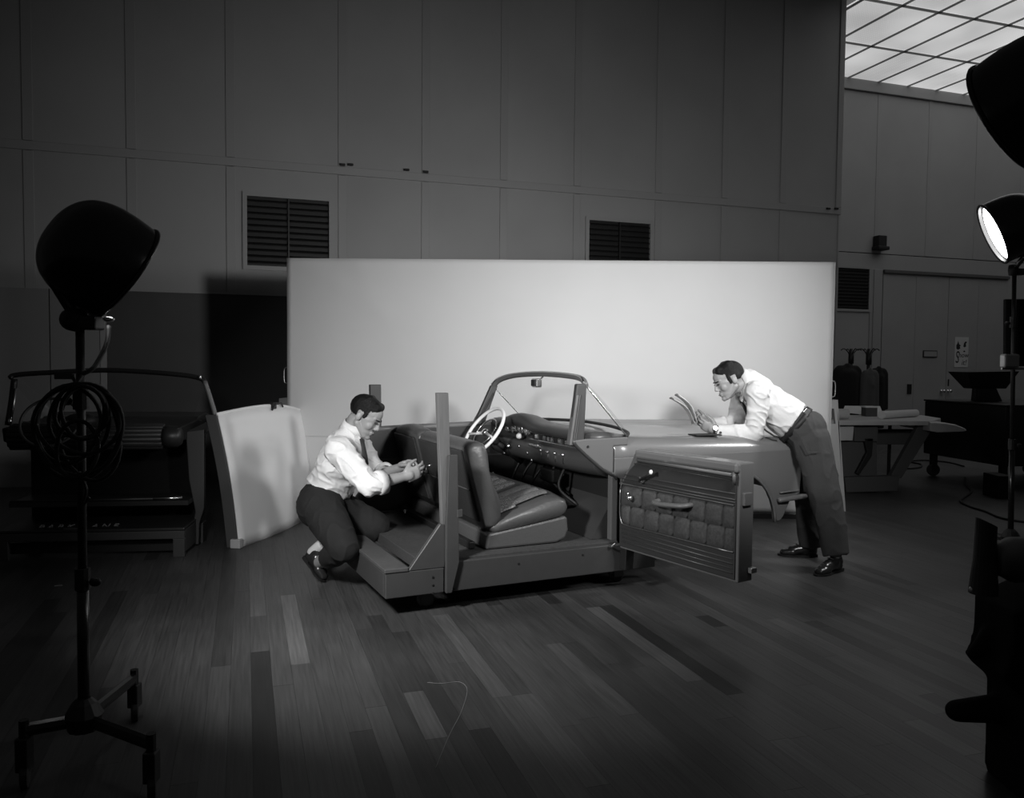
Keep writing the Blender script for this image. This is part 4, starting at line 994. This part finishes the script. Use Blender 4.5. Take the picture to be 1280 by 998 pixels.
for px in (1107, 1128): MB().box(tq((P(px, 0, 8.6).x, 8.6, 0)), tq((P(px+3, 0, 8.6).x, 8.63, ZT-.05))).build('back_leg', M['dark'], tb)
r0, r1_ = P(1102, 515, 8.05), P(1145, 510, 8.45); r0.z = ZT+.04; r1_.z = ZT+.04
o = MB().lathe([(.018, .0), (.040, .0), (.038, (r1_-r0).length), (.016, (r1_-r0).length), (.016, .02)], (0, 0, 0), (r1_-r0), 20).build('paper_roll', M['sheet'], smooth=False)
o.location = r0; tag(o, 'loose white roll of paper lying on the trestle table', 'paper roll')
sh = [Fz(1056, 507.5, ZT+.06), Fz(1100, 508, ZT+.05), Fz(1104, 519, ZT+.006), Fz(1092, 519.5, ZT+.004), Fz(1053, 513, ZT+.03)]
o = MB().loft([[sh[0]-sh[2], sh[1]-sh[2]], [sh[4]-sh[2]+Vector((0, 0, -.02)), Vector((0, -.01, 0))], [sh[4]-sh[2]+Vector((0, -.2, -.02)), sh[3]-sh[2]]], cap=False, closed=False).build('paper_sheet', M['sheet'], thick=.002)
o.location = sh[2]; tag(o, 'white paper sheet spread beside the loose roll on the table', 'paper')
r0 = P(1040, 508, 7.95); r1_ = P(1060, 506, 7.95); r0.z = r1_.z = ZT+.055
o = MB().lathe([(.02, 0), (.05, 0), (.05, (r1_-r0).length), (.02, (r1_-r0).length), (.02, .02)], (0, 0, 0), (r1_-r0), 18).build('paper_roll', M['frame'], smooth=False)
o.location = r0; tag(o, 'thick grey paper roll at the left end of the table, next to the slotted board', 'paper roll')
o = MB().box((-.06, -.06, 0), (.06, .06, .095)).build('carton', M['tabled'], bevel=.004); o.location = (P(1087, 500, 8.5).x, 8.5, ZT); tag(o, 'small dark carton with a white lid on the table below the grey jacket', 'box')
MB().box((-.063, -.063, .09), (.063, .063, .105)).build('lid', M['sheet'], o, bevel=.003)

# coat racks and coats
def rack(px, Y, ztop, lab):
    c = P(px, 480, Y); t = thing('coat_rack', lab, 'coat rack', (c.x, Y, 0))
    MB().tube([(0, 0, 0), (0, 0, ztop)], .022, 10).build('pole', M['slat'], t, smooth=True)
    MB().lathe([(.0, 0), (.10, .0), (.09, .03), (.03, .05), (0, .05)], (0, 0, 0), (0, 0, 1), 20).build('base', M['slat'], t)
    MB().tube([(0, 0, ztop-.2), (0, 0, ztop-.04)], .035, 10).build('collar', M['slat'], t, smooth=True)
    for a in (0.2, 1.6, 3.3, 4.8):
        x, y = math.cos(a), math.sin(a)
        MB().tube(smooth_pts([(0, 0, ztop-.12), (.06*x, .06*y, ztop-.03), (.11*x, .11*y, ztop), (.15*x, .15*y, ztop-.02)], 4), .007, 6).build('hook', M['slat'], t, smooth=True)
    return c
rack(1063, 10.8, 1.47, 'dark coat rack hung with black coats, just right of the backdrop')
rack(1085, 10.2, 1.46, 'dark coat rack holding the grey jacket, right of the one with black coats')
def coat(px, Y, half, ztop, zbot, m, lab, nm='hanging_coat', dz=0, dy=.11):
    c = P(px, 480, Y); b = Vector((c.x, Y, ztop))
    mb = MB(); h = half*Y/1010
    mb.cap_((-h*.62, 0, -.07), .05, (h*.62, 0, -.07), .05)
    mb.cap_((0, 0, -.04), .05, (0, 0, -.2), .10, wax=(1, 0, 0), ws=h*.62/.1)
    mb.cap_((0, 0, -.15), dy, (0, 0, zbot-ztop), dy*1.05, wax=(1, 0, 0), ws=h*.85/dy, flat1=True)
    for s_ in (-1, 1): mb.cap_((s_*h*.72, 0, -.1), .055, (s_*h*.9, -.01, -.55), .048, flat1=True)
    o = link(nm, blob_mesh(mb, nm, .014, 4), m); o.location = b; tag(o, lab, 'coat'); return o
coat(1059, 10.6, 17, 1.27, .45, M['coatb'], 'wide black coats bunch on the left coat rack')
coat(1087, 9.98, 8, 1.22, .50, M['coatg'], 'pale grey jacket hanging on the right coat rack', dy=.08)
coat(1098, 10.3, 8.5, 1.24, .45, M['coatb'], 'narrow black coat hanging to the right of the grey jacket', dy=.09)

# black cabinet with hopper
A_, B_ = Vector((4.73, 9.25, 0)), Vector((4.93, 8.05, 0))
dirc = (B_-A_).normalized(); nr = Vector((-dirc.y, dirc.x, 0))
cb = thing('black_cabinet', 'large black cabinet on casters at the right edge, below the poster', 'cabinet', B_, math.atan2(nr.y, nr.x))
Lc = (B_-A_).length
MB().box((0, 0, .25), (1.4, Lc, .85)).build('body', M['dark'], cb, bevel=.01)
MB().box((-.01, -.01, .85), (1.41, Lc+.01, .87)).build('top', M['dark'], cb, bevel=.006)
for x, y in ((.06, .08), (.06, Lc-.1), (1.3, .08), (1.3, Lc-.1)): caster(cb, x, y, .07, .26)
hp0 = P(1238, 503, 8.75)
t = thing('hopper', 'black flared hopper standing on the black cabinet', 'machine', (hp0.x, 8.75, .873))
hq = lambda px, py, y=8.75: P(px, py, y)-Vector((hp0.x, 8.75, .873))
MB().loft([[hq(1200, 465)+Vector((0, -.15, 0)), hq(1264, 464)+Vector((0, -.15, 0)), hq(1264, 464)+Vector((0, .25, 0)), hq(1200, 465)+Vector((0, .25, 0))],
           [hq(1214, 486), hq(1258, 486), hq(1258, 486)+Vector((0, .15, 0)), hq(1214, 486)+Vector((0, .15, 0))]]).build('flared_tray', M['dark'], t, bevel=.006)
zb = 0
MB().prism([hq(1224, 486), hq(1246, 486), Vector((hq(1254, 486).x, 0, 0)), Vector((hq(1223, 486).x, 0, 0))], (0, .14, 0)).build('neck', M['dark'], t, bevel=.006)
MB().tube([Vector((hq(1221, 486).x, .02, 0)), hq(1220, 486)+Vector((0, .02, 0))], .012, 8).build('pipe', M['slat'], t)
fb = Fz(1255, 624); o = MB().box((-.06, 0, 0), (.08, .25, .22)).build('floor_box', M['dark'], bevel=.006); o.location = fb; tag(o, 'small black box on the floor behind the lit lamp stand', 'box')
MB().box((-.06, -.004, .17), (.08, .0, .18)).build('lid_seam', M['slat'], o)

# cables and string on the floor
def floor_line(pts, r, nm, m, lab, cat, z=None):
    ps = smooth_pts([Fz(*p)+Vector((0, 0, r)) for p in pts], 6); o0 = ps[0].copy(); o0.z = 0
    o = MB().tube([p-o0 for p in ps], r, 6).build(nm, m, smooth=True); o.location = o0; tag(o, lab, cat); return o
floor_line([(1206, 598), (1206, 606), (1213, 613), (1213, 618), (1203, 625), (1201, 629), (1213, 635), (1232, 641), (1248, 648), (1266, 652), (1290, 655)], .009, 'floor_cable', M['cable'], 'black cable snaking over the floor to the lit lamp stand', 'cable')
floor_line([(1134, 587), (1147, 586), (1152, 584), (1150, 581), (1140, 579), (1143, 577), (1158, 576.5), (1185, 579), (1205, 584)], .010, 'floor_cable', M['cable'], 'black cable with a loop on the floor between table and black cabinet', 'cable')
floor_line([(534, 854), (553, 855), (572, 853), (581, 857), (584, 866), (577, 890), (562, 919), (551, 945), (544, 962)], .0012, 'string', M['string'], 'thin pale thread lying curled on the floorboards', 'string')
o = MB().box((-.02, -.008, 0), (.02, .008, .006)).build('paper_scrap', M['string'], bevel=.002); o.location = Fz(73, 733); o.rotation_euler = (0, 0, .4); tag(o, 'tiny pale scrap on the dark floor near the left lamp', 'scrap')

# ------------------------------------------------------------------ people
def head_prims(mb, X, s=1.0):
    c = lambda p0, r0, p1, r1, **k: mb.cap_(X @ Vector(p0), r0*s, X @ Vector(p1), r1*s, **k)
    R3 = X.to_3x3()
    def e(p, r): mb.ell(X @ Vector(p), tuple(v for v in r), R3, 16)
    e((-.014, 0, .036), (.099, .076, .083))
    c((.022, 0, .0), .066, (.038, 0, -.062), .047)
    e((.028, 0, .045), (.062, .062, .05))
    for s_ in (-1, 1):
        c((-.008, s_*.050, -.045), .020, (.058, s_*.020, -.092), .016)
        e((.052, s_*.036, -.022), (.028, .024, .032))
        c((.080, s_*.010, .026), .011, (.066, s_*.042, .028), .010)
        e((.094, s_*.009, -.029), (.009, .006, .007))
        mb.ell(X @ Vector((-.014, s_*.075, -.006)), (.018, .010, .028), R3, 12)
        c((-.022, s_*.080, .012), .005, (-.026, s_*.079, -.015), .005)
    e((.072, 0, -.094), (.022, .024, .017))
    c((.085, 0, .016), .009, (.102, 0, -.022), .0105)
    e((.086, 0, -.056), (.012, .024, .007)); e((.085, 0, -.068), (.011, .020, .008))
def head_extra(X, parent, s, slick, loc):
    T = Matrix.Translation(-Vector(loc)) @ X
    R3 = T.to_3x3()
    mb = MB(); mb.ell(T @ Vector((-.018, 0, .042)), (.101, .0795, .083), R3, 20)
    mb.cap_(T @ Vector((.040, -.03, .086)), .026, T @ Vector((.038, .03, .088)), .027)
    mb.cap_(T @ Vector((-.02, -.03, .095)), .032, T @ Vector((-.03, .03, .094)), .032)
    if slick: mb.cap_(T @ Vector((-.075, -.03, .03)), .034, T @ Vector((-.075, .03, .03)), .034)
    for s_ in (-1, 1): mb.cap_(T @ Vector((.012, s_*.066, .035)), .014, T @ Vector((.012, s_*.070, -.012 if slick else .005)), .009)
    me = blob_mesh(mb, 'hair', .005, 3)
    bm = bmesh.new(); bm.from_mesh(me)
    n = (R3 @ Vector((.70, 0, -.71))).normalized(); p = T @ Vector((.078, 0, .080))
    # face opening: hairline across the forehead, then down in front of the ear
    geom = bm.verts[:]+bm.edges[:]+bm.faces[:]
    Ti = T.inverted()
    dele = []
    for f in bm.faces:
        q = Ti @ f.calc_center_median()
        hl = .078-.0*abs(q.y)
        if q.x > .026 and q.z < (.071 - .30*max(0, .085-q.x)): dele.append(f)
        elif q.z < (-.045 if q.x < -.03 else (.0 if q.x > .0 else .012)) and not (0 < q.x <= .026 and q.z > -.02): dele.append(f)
        elif abs(q.y) > .06 and -.034 < q.x < .004 and q.z < .030: dele.append(f)
    bmesh.ops.delete(bm, geom=dele, context='FACES'); bm.to_mesh(me); bm.free()
    o = link('hair', me, M['hair'], parent); 
    q = o.modifiers.new('s', 'SOLIDIFY'); q.thickness = .008; q.offset = -1
    for s_ in (-1, 1):
        MB().ell(T @ Vector((.083, s_*.030, .008)), (.010, .014, .006), R3, 10).build('eye', M['eye'], parent, True)
        MB().cap_(T @ Vector((.092, s_*.016, .026)), .004, T @ Vector((.080, s_*.046, .027)), .003, n=8).build('eyebrow', M['hair'], parent, True)
    MB().cap_(T @ Vector((.0965, -.020, -.0615)), .0022, T @ Vector((.0965, .020, -.0615)), .0022, n=6).build('mouth_line', M['eye'], parent, True)
def hand_prims(mb, wrist, d, pn, side, curl=(.5, .6, .4), s=1.0, spread=.10, thumb=(.5, .6, .25)):
    # d: towards the fingers, pn: palm normal (fingers bend that way), side: +1/-1 where the thumb leaves
    d = Vector(d).normalized(); pn = Vector(pn); pn = (pn-d*pn.dot(d)).normalized(); sd = d.cross(pn).normalized()*side
    W_ = Vector(wrist)
    mb.cap_(W_-d*.01, .024*s, W_+d*.035*s, .030*s, wax=sd, ws=1.1)
    mb.cap_(W_+d*.03*s, .018*s, W_+d*.085*s, .015*s, wax=sd, ws=2.5)
    for k, (off, L, r) in enumerate(((.032, .070, .0088), (.011, .080, .0092), (-.011, .075, .0088), (-.031, .058, .0078))):
        b = W_+d*(.088-.006*abs(k-1.2))*s+sd*off*s
        a = 0; dd = (d+sd*spread*off*20).normalized()
        for j, (f, c_) in enumerate(zip((.45, .32, .26), curl)):
            a += c_+.06*k
            v = dd*math.cos(a)+pn*math.sin(a); e = b+v*L*f*s
            mb.cap_(b, r*(1-.08*j)*s, e, r*(.92-.08*j)*s, n=10); b = e
    b = W_+d*.022*s+sd*.024*s
    v = (d*thumb[0]+sd*thumb[1]+pn*thumb[2]).normalized(); m_ = b+v*.045*s
    mb.cap_(b, .016*s, m_, .012*s, n=10)
    v2 = (d*.9+sd*.15+pn*.35).normalized(); e = m_+v2*.032*s; mb.cap_(m_, .0105*s, e, .0095*s, n=10)
    v3 = (d*.9-sd*.05+pn*.45).normalized(); mb.cap_(e, .0095*s, e+v3*.022*s, .0080*s, n=10)
def shoe(parent, heel, toe, up, loc, sock=False):
    heel = Vector(heel)-Vector(loc); toe = Vector(toe)-Vector(loc); x = (toe-heel).normalized(); z = Vector(up); z = (z-x*z.dot(x)).normalized(); y = z.cross(x)
    L = (toe-heel).length; k = L/.28
    X = MX(heel, x*k, y, z)
    g = lambda p: X @ Vector(p)
    mb = MB()
    mb.cap_(g((.035, 0, .035)), .034, g((.10, 0, .035)), .030, wax=y, ws=.95)
    mb.cap_(g((.03, 0, .06)), .032, g((.05, 0, .085)), .034)
    mb.cap_(g((.08, 0, .055)), .036, g((.17, 0, .035)), .034, wax=y, ws=1.05)
    mb.cap_(g((.17, 0, .028)), .030, g((.235, 0, .022)), .022, wax=y, ws=1.45)
    me = blob_mesh(mb, 'shoe', .006, 4)
    o = link('shoe', me, M['shoe'], parent)
    sole = []
    for a, w_ in ((0, .022), (.02, .032), (.07, .033), (.12, .032), (.18, .043), (.22, .041), (.255, .028), (.275, .008)): sole.append((a, w_))
    lo = [g((a, w_, .0)) for a, w_ in sole]+[g((a, -w_, .0)) for a, w_ in sole[::-1]]
    MB().prism(lo, z*.011).build('sole', M['dark'], o)
    MB().prism([g((.0, .028, -.001)), g((.07, .031, -.001)), g((.07, -.031, -.001)), g((.0, -.028, -.001))], z*.02).build('heel', M['dark'], o)
    for j in range(3):
        MB().tube([g((.115+.022*j, -.02, .085-.011*j)), g((.125+.022*j, 0, .091-.012*j)), g((.115+.022*j, .02, .085-.011*j))], .0028, 5).build('lace', M['dark'], o)
    return X
def basis(fwd, up):
    x = Vector(fwd).normalized(); y = Vector(up).cross(x).normalized(); z = x.cross(y); return x, y, z

# ---------- standing man, leaning over the fender
loc = Vector((1.95, 5.0, 0))
man = thing('person', 'man in a white shirt and grey trousers leaning on the fender, reading a sheet', 'person', loc)
J = P
def rel(v): return Vector(v)-loc
hx, hy, hz = basis((-.90, -.06, -.43), (-.40, .05, .9))
HC = J(911, 476, 5.13)
HX = MX(HC, hx*.98, hy*.98, hz*.98)
c7 = J(938, 475, 5.13)
shN, shF = J(948, 491, 4.95), J(932, 487, 5.31)
elN, elF = J(944, 542, 5.0), J(918, 529, 5.36)
wrN, wrF = J(897, 538, 5.06), J(886, 530, 5.24)
chest, waist = J(948, 494, 5.13), J(992, 529, 5.07)
hipN, hipF = J(1014, 548, 4.97), J(1003, 548, 5.17)
knN, knF = J(1032, 622, 4.90), J(1012, 625, 5.20)
anN, anF = J(1045, 694, 4.85), J(1014, 682, 5.23)
mb = MB(); head_prims(mb, HX)
mb.cap_(HX @ Vector((-.03, 0, -.05)), .052, c7, .058)
mb.cap_(c7, .06, chest, .08); mb.cap_(chest, .085, waist, .08); mb.cap_(shN, .05, shF, .05)
mb.cap_(waist, .08, (hipN+hipF)/2, .08); mb.cap_(hipN, .06, hipF, .06)
for a, b, c, d in ((shN, elN, wrN, 1), (shF, elF, wrF, 1)):
    mb.cap_(a, .045, b, .036); mb.cap_(b, .036, c, .026)
for a, b, c in ((hipN, knN, anN), (hipF, knF, anF)):
    mb.cap_(a, .07, b, .05); mb.cap_(b, .05, c, .034)
paperdir = Vector((-.9, 0, .2))
hand_prims(mb, wrN, J(868, 528, 5.10)-wrN, (.15, .75, .45), -1, (.35, .5, .35), 1.0, .06, (.6, .7, .1))
hand_prims(mb, wrF, J(866, 524, 5.19)-wrF, (.15, -.75, .45), 1, (.35, .5, .35), 1.0, .06, (.6, .7, .1))
mb.v = [v-loc for v in mb.v]
body = link('body', blob_mesh(mb, 'body', .0042, 3), M['skin'], man)
head_extra(HX, man, .98, True, loc)
# shirt
mb = MB()
wx = Vector((0.1, 1, 0))
mb.cap_(J(943, 489, 5.13), .088, J(960, 502, 5.12), .108, wax=wx, ws=1.55)
mb.cap_(J(955, 500, 5.12), .105, J(991, 526, 5.07), .123, wax=wx, ws=1.33, flat1=True)
mb.cap_(J(975, 523, 5.09), .10, J(985, 528, 5.08), .105, wax=wx, ws=1.3)
mb.cap_(shN, .072, shF, .070); mb.cap_(c7+Vector((-.005, 0, -.0)), .066, J(950, 487, 5.13), .082, wax=wx, ws=1.2)
mb.cap_(shN, .070, elN+Vector((0, 0, .012)), .056); mb.cap_(elN+Vector((0, 0, .004)), .054, wrN+Vector((0, 0, .0)), .038, flat1=True)
mb.cap_(shF, .070, elF, .054); mb.cap_(elF, .052, wrF, .038, flat1=True)
# folds
mb.v = [v-loc for v in mb.v]
link('shirt', wrinkle(blob_mesh(mb, 'shirt', .0055, 6), .005, (6, 6, 11), 1, .010), M['shirt'], man)
# collar, tie, belt
def ringe(c, n, wx, rx, ry, k=32):
    n = Vector(n).normalized(); a = Vector(wx); a = (a-n*a.dot(n)).normalized(); b = n.cross(a)
    return [Vector(c)+rx*math.cos(2*math.pi*i/k)*a+ry*math.sin(2*math.pi*i/k)*b for i in range(k)]
nk = (c7-HX @ Vector((-.03, 0, -.05))).normalized()
cc = c7-nk*.035-loc
MB().loft([ringe(cc-nk*.022, nk, (0, 1, 0), .062, .060), ringe(cc+nk*.03, nk, (0, 1, 0), .076, .078)], cap=False).build('collar', M['shirt'], man, True, thick=.006)
MB().loft([[rel(J(924, 497, 5.10)), rel(J(930, 494, 5.02)), rel(J(926, 502, 5.03))], [rel(J(926, 496, 5.12)), rel(J(934, 494, 5.06)), rel(J(930, 503, 5.06))]]).build('collar_wing', M['shirt'], man)
MB().tube([rel(J(923, 496, 5.09)), rel(J(926, 502, 5.08)), rel(J(930, 508, 5.08)), rel(J(936, 520, 5.08)), rel(J(944, 530, 5.08))], [.018, .020, .024, .030, .034], 8, flat=(1, .3)).build('tie', M['tie'], man, True)
MB().tube([rel(J(949, 531, 4.98)), rel(J(958, 539, 4.975)), rel(J(968, 545.5, 4.975)), rel(J(974, 546.5, 4.98))], [.02, .018, .018, .016], 8, flat=(1, .3)).build('tie_end', M['tie'], man, True)
bn = (waist-chest).normalized()
bc = J(994, 530.5, 5.07)-loc
MB().loft([ringe(bc-bn*.015, bn, wx, .171, .131), ringe(bc+bn*.018, bn, wx, .174, .134)], cap=False).build('belt', M['belt'], man, True, thick=.006)
MB().box((-.018, -.004, -.018), (.018, .004, .018), Matrix.Translation(rel(J(1008.5, 515, 4.93))) @ Matrix.Rotation(.7, 4, 'Y')).build('belt_loop_clip', M['steel'], man, bevel=.003)
mb = MB()
mb.cap_(J(994, 530, 5.07), .119, J(1004, 538, 5.07), .125, wax=wx, ws=1.33, flat0=True)
mb.cap_(J(1003, 536, 5.0), .118, J(1000, 535, 5.14), .112)
mb.cap_(J(1013, 535, 4.99), .100, J(1010, 535, 5.16), .098)
mb.cap_(hipN+Vector((0, 0, -.01)), .116, knN, .094, wax=(0, 1, 0), ws=.92); mb.cap_(knN, .094, anN, .080, wax=(0, 1, 0), ws=.85, flat1=True)
mb.cap_(hipF, .112, knF, .088); mb.cap_(knF, .088, anF, .078, flat1=True, wax=(0, 1, 0), ws=.85)
mb.v = [v-loc for v in mb.v]
link('trousers', wrinkle(blob_mesh(mb, 'trousers', .006, 8), .006, (7, 7, 4), 2, .006), M['trouserg'], man)
MB().tube([rel(J(1003, 552, 4.84)), rel(J(1009, 566, 4.835)), rel(J(1022, 566, 4.83))], .003, 5).build('pocket_edge', M['tie'], man)
shoe(man, Fz(1050, 713), Fz(1019, 721), (0, 0, 1), loc)
shoe(man, Fz(1021, 696), Fz(971, 694), (0, 0, 1), loc)
wd = (wrN-elN).normalized(); wp = wrN+wd*.012-loc
MB().loft([ringe(wp, wd, (0, 0, 1), .030, .031), ringe(wp+wd*.012, wd, (0, 0, 1), .030, .031)], cap=False).build('watch_strap', M['belt'], man, True, thick=.003)
MB().lathe([(0, 0), (.017, 0), (.017, .007), (.014, .009), (0, .009)], wp+wd*.006+Vector((-.004, -.029, .012)), (-.1, -.9, .3), 16).build('watch', M['chrome'], man)
MB().lathe([(0, 0), (.008, 0), (.008, .006), (0, .006)], rel(J(900.5, 541, 5.015)), (-.1, -1, 0), 10).build('cuff_link', M['tie'], man)
# sheets held in his hands
o0 = J(868, 531, 5.14)
pp_ = thing('paper_sheets', 'loose curled sheets of paper held up by the leaning man', 'paper', o0)
for k, (tl, tr_, bl, br, m_) in enumerate((((843, 494, 5.24), (849, 495, 5.03), (866, 529, 5.22), (872, 530, 5.06), 'leaf'), ((836.5, 498, 5.25), (843, 500, 5.05), (865, 531, 5.22), (869, 532, 5.08), 'leaf'))):
    rows = []
    for j in range(9):
        q = j/8; b_ = .03*math.sin(math.pi*q)
        l = J(*bl).lerp(J(*tl), q)-o0; r_ = J(*br).lerp(J(*tr_), q)-o0
        rows.append([l.lerp(r_, i/6)+Vector((b_*.7, 0, b_*.7+.012*math.sin(math.pi*i/6))) for i in range(7)])
    MB().loft(rows, cap=False, closed=False).build('sheet', M[m_], pp_, True, thick=.0015)
o = MB().box((-.09, -.06, 0), (.09, .04, .006)).build('slab', M['dark'], bevel=.002)  # thin dark slab, draws the dark line under his hands
v = Fz(880, 546, .808); q_ = CMI @ v; v.z = hood_z(q_.x, q_.y)+.010; o.location = v; o.rotation_euler = (0, 0, .35); tag(o, 'thin black notebook lying on the fender under the leaning man\'s hands', 'slab')

# ---------- crouching man
loc = Vector((-1.05, 4.55, 0))
cm = thing('person', 'man in a white shirt and dark trousers crouching beside the platform with a small tool', 'person', loc)
hx, hy, hz = basis((.84, -.14, -.54), (.45, .0, .88))
HC = J(456.5, 521, 4.58); HX = MX(HC, hx*.98, hy*.98, hz*.98)
c7 = J(441, 540, 4.60)
shN, shF = J(423, 563, 4.42), J(448, 558, 4.76)
elN, elF = J(462, 607, 4.30), J(472, 596, 4.80)
wrN, wrF = J(504, 596, 4.42), J(500, 585, 4.66)
chest, waist = J(432, 570, 4.59), J(412, 613, 4.62)
hipN, hipF = J(397, 634, 4.50), J(405, 632, 4.72)
knN, knF = J(430, 684, 4.28), J(468, 658, 4.68)
anN, anF = J(400, 703, 4.50), J(415, 690, 4.90)
mb = MB(); head_prims(mb, HX)
mb.cap_(HX @ Vector((-.03, 0, -.05)), .054, c7, .060)
mb.cap_(c7, .06, chest, .085); mb.cap_(chest, .085, waist, .085); mb.cap_(shN, .05, shF, .05)
mb.cap_(waist, .085, (hipN+hipF)/2, .09); mb.cap_(hipN, .07, hipF, .07)
for a, b, c in ((shN, elN, wrN), (shF, elF, wrF)):
    mb.cap_(a, .045, b, .040); mb.cap_(b, .040, c, .027)
for a, b, c in ((hipN, knN, anN), (hipF, knF, anF)):
    mb.cap_(a, .075, b, .052); mb.cap_(b, .05, c, .036)
hand_prims(mb, wrN, J(530, 588, 4.48)-wrN, (.25, .8, .25), 1, (.25, .45, .4), 1.02, .10, (.6, .55, .4))
hand_prims(mb, wrF, J(524, 575, 4.60)-wrF, (.35, -.65, -.5), -1, (.35, .5, .5), 1.02, .08, (.7, .4, .5))
mb.v = [v-loc for v in mb.v]
link('body', blob_mesh(mb, 'body', .0042, 3), M['skin'], cm)
head_extra(HX, cm, 1.02, False, loc)
wx = Vector((.25, 1, 0))
mb = MB()
mb.cap_(J(433, 560, 4.59), .105, J(426, 580, 4.60), .124, wax=wx, ws=1.45)
mb.cap_(J(426, 578, 4.60), .124, J(413, 612, 4.62), .120, wax=wx, ws=1.28, flat1=True)
mb.cap_(J(404, 604, 4.60), .095, J(426, 611, 4.62), .070, wax=wx, ws=1.2)
mb.cap_(shN, .074, shF, .072); mb.cap_(c7, .066, J(432, 556, 4.59), .105, wax=wx, ws=1.2)
d_ = (wrN-elN)
mb.cap_(shN, .076, elN, .060); mb.cap_(elN, .060, elN+d_*.36, .058, flat1=True)
d2 = (wrF-elF)
mb.cap_(shF, .074, elF, .060); mb.cap_(elF, .060, elF+d2*.35, .058, flat1=True)
mb.v = [v-loc for v in mb.v]
link('shirt', wrinkle(blob_mesh(mb, 'shirt', .0055, 6), .005, (6, 6, 11), 4, .010), M['shirt'], cm)
for d_, a, el in ((wrN-elN, .37, elN), (wrF-elF, .36, elF)):
    n = d_.normalized(); c = el+d_*a-loc
    MB().loft([ringe(c-n*.035, n, (0, 1, 0), .060, .060), ringe(c-n*.02, n, (0, 1, 0), .066, .066), ringe(c+n*.012, n, (0, 1, 0), .064, .064), ringe(c+n*.015, n, (0, 1, 0), .045, .045)], cap=False).build('rolled_cuff', M['shirt'], cm, True, thick=.006)
nk = (c7-HX @ Vector((-.03, 0, -.05))).normalized(); cc = c7-nk*.03-loc
MB().loft([ringe(cc-nk*.028, nk, (0, 1, 0), .062, .062), ringe(cc+nk*.03, nk, (0, 1, 0), .078, .080)], cap=False).build('collar', M['shirt'], cm, True, thick=.006)
MB().loft([[rel_ for rel_ in (J(449, 545, 4.49)-loc, J(453, 553, 4.46)-loc, J(446, 549, 4.47)-loc)], [rel_ for rel_ in (J(444, 545, 4.52)-loc, J(451, 556, 4.48)-loc, J(442, 551, 4.49)-loc)]]).build('collar_wing', M['shirt'], cm)
MB().tube([J(452, 549, 4.47)-loc, J(454, 558, 4.455)-loc, J(456, 572, 4.45)-loc, J(456.5, 582, 4.46)-loc], [.013, .013, .018, .022], 8, flat=(1, .3)).build('tie', M['tie'], cm, True)
bn = (waist-chest).normalized(); bc = J(412.5, 614, 4.62)-loc
MB().loft([ringe(bc-bn*.015, bn, wx, .158, .124), ringe(bc+bn*.018, bn, wx, .160, .126)], cap=False).build('belt', M['belt'], cm, True, thick=.005)
mb = MB()
mb.cap_(J(412, 614, 4.62), .122, J(402, 630, 4.61), .135, wax=wx, ws=1.25, flat0=True)
mb.cap_(hipN, .118, hipF, .118)
mb.cap_(hipN+Vector((.02, 0, 0)), .122, knN, .085); mb.cap_(knN, .083, J(409, 699, 4.45), .056, flat1=True)
mb.cap_(hipF+Vector((.02, 0, 0)), .12, knF, .088); mb.cap_(knF, .085, anF, .06, flat1=True)
mb.cap_(J(412, 632, 4.6), .11, J(440, 648, 4.66), .085)
mb.v = [v-loc for v in mb.v]
link('trousers', wrinkle(blob_mesh(mb, 'trousers', .006, 8), .006, (7, 7, 6), 7, .007), M['trouserb'], cm)
toe = Fz(406, 729); heel = J(381, 697, 4.56)
X = shoe(cm, heel, toe, (.75, -.25, .45), loc)
MB().cap_(X @ Vector((.025, 0, .06)), .032, X @ Vector((.045, 0, .15)), .034, flat1=True).build('sock', M['sock'], cm, True)
shoe(cm, J(398, 684, 4.98), Vector((J(412, 705, 4.95).x, 4.95, .0)), (.8, 0, .5), loc)
o0 = J(531, 589, 4.52)
tl = thing('hand_tool', 'small dark hand tool gripped in the crouching man\'s fingers', 'tool', o0)
MB().tube([J(522, 588, 4.53)-o0, J(535, 590, 4.51)-o0], .013, 10).build('handle', M['dark'], tl, True)
MB().tube([J(533, 582, 4.52)-o0, J(533, 592, 4.51)-o0], .010, 8).build('head', M['slat'], tl, True)
MB().tube([J(534, 583, 4.52)-o0, J(540, 581, 4.52)-o0], [.006, .003], 8).build('tip', M['chrome'], tl, True)
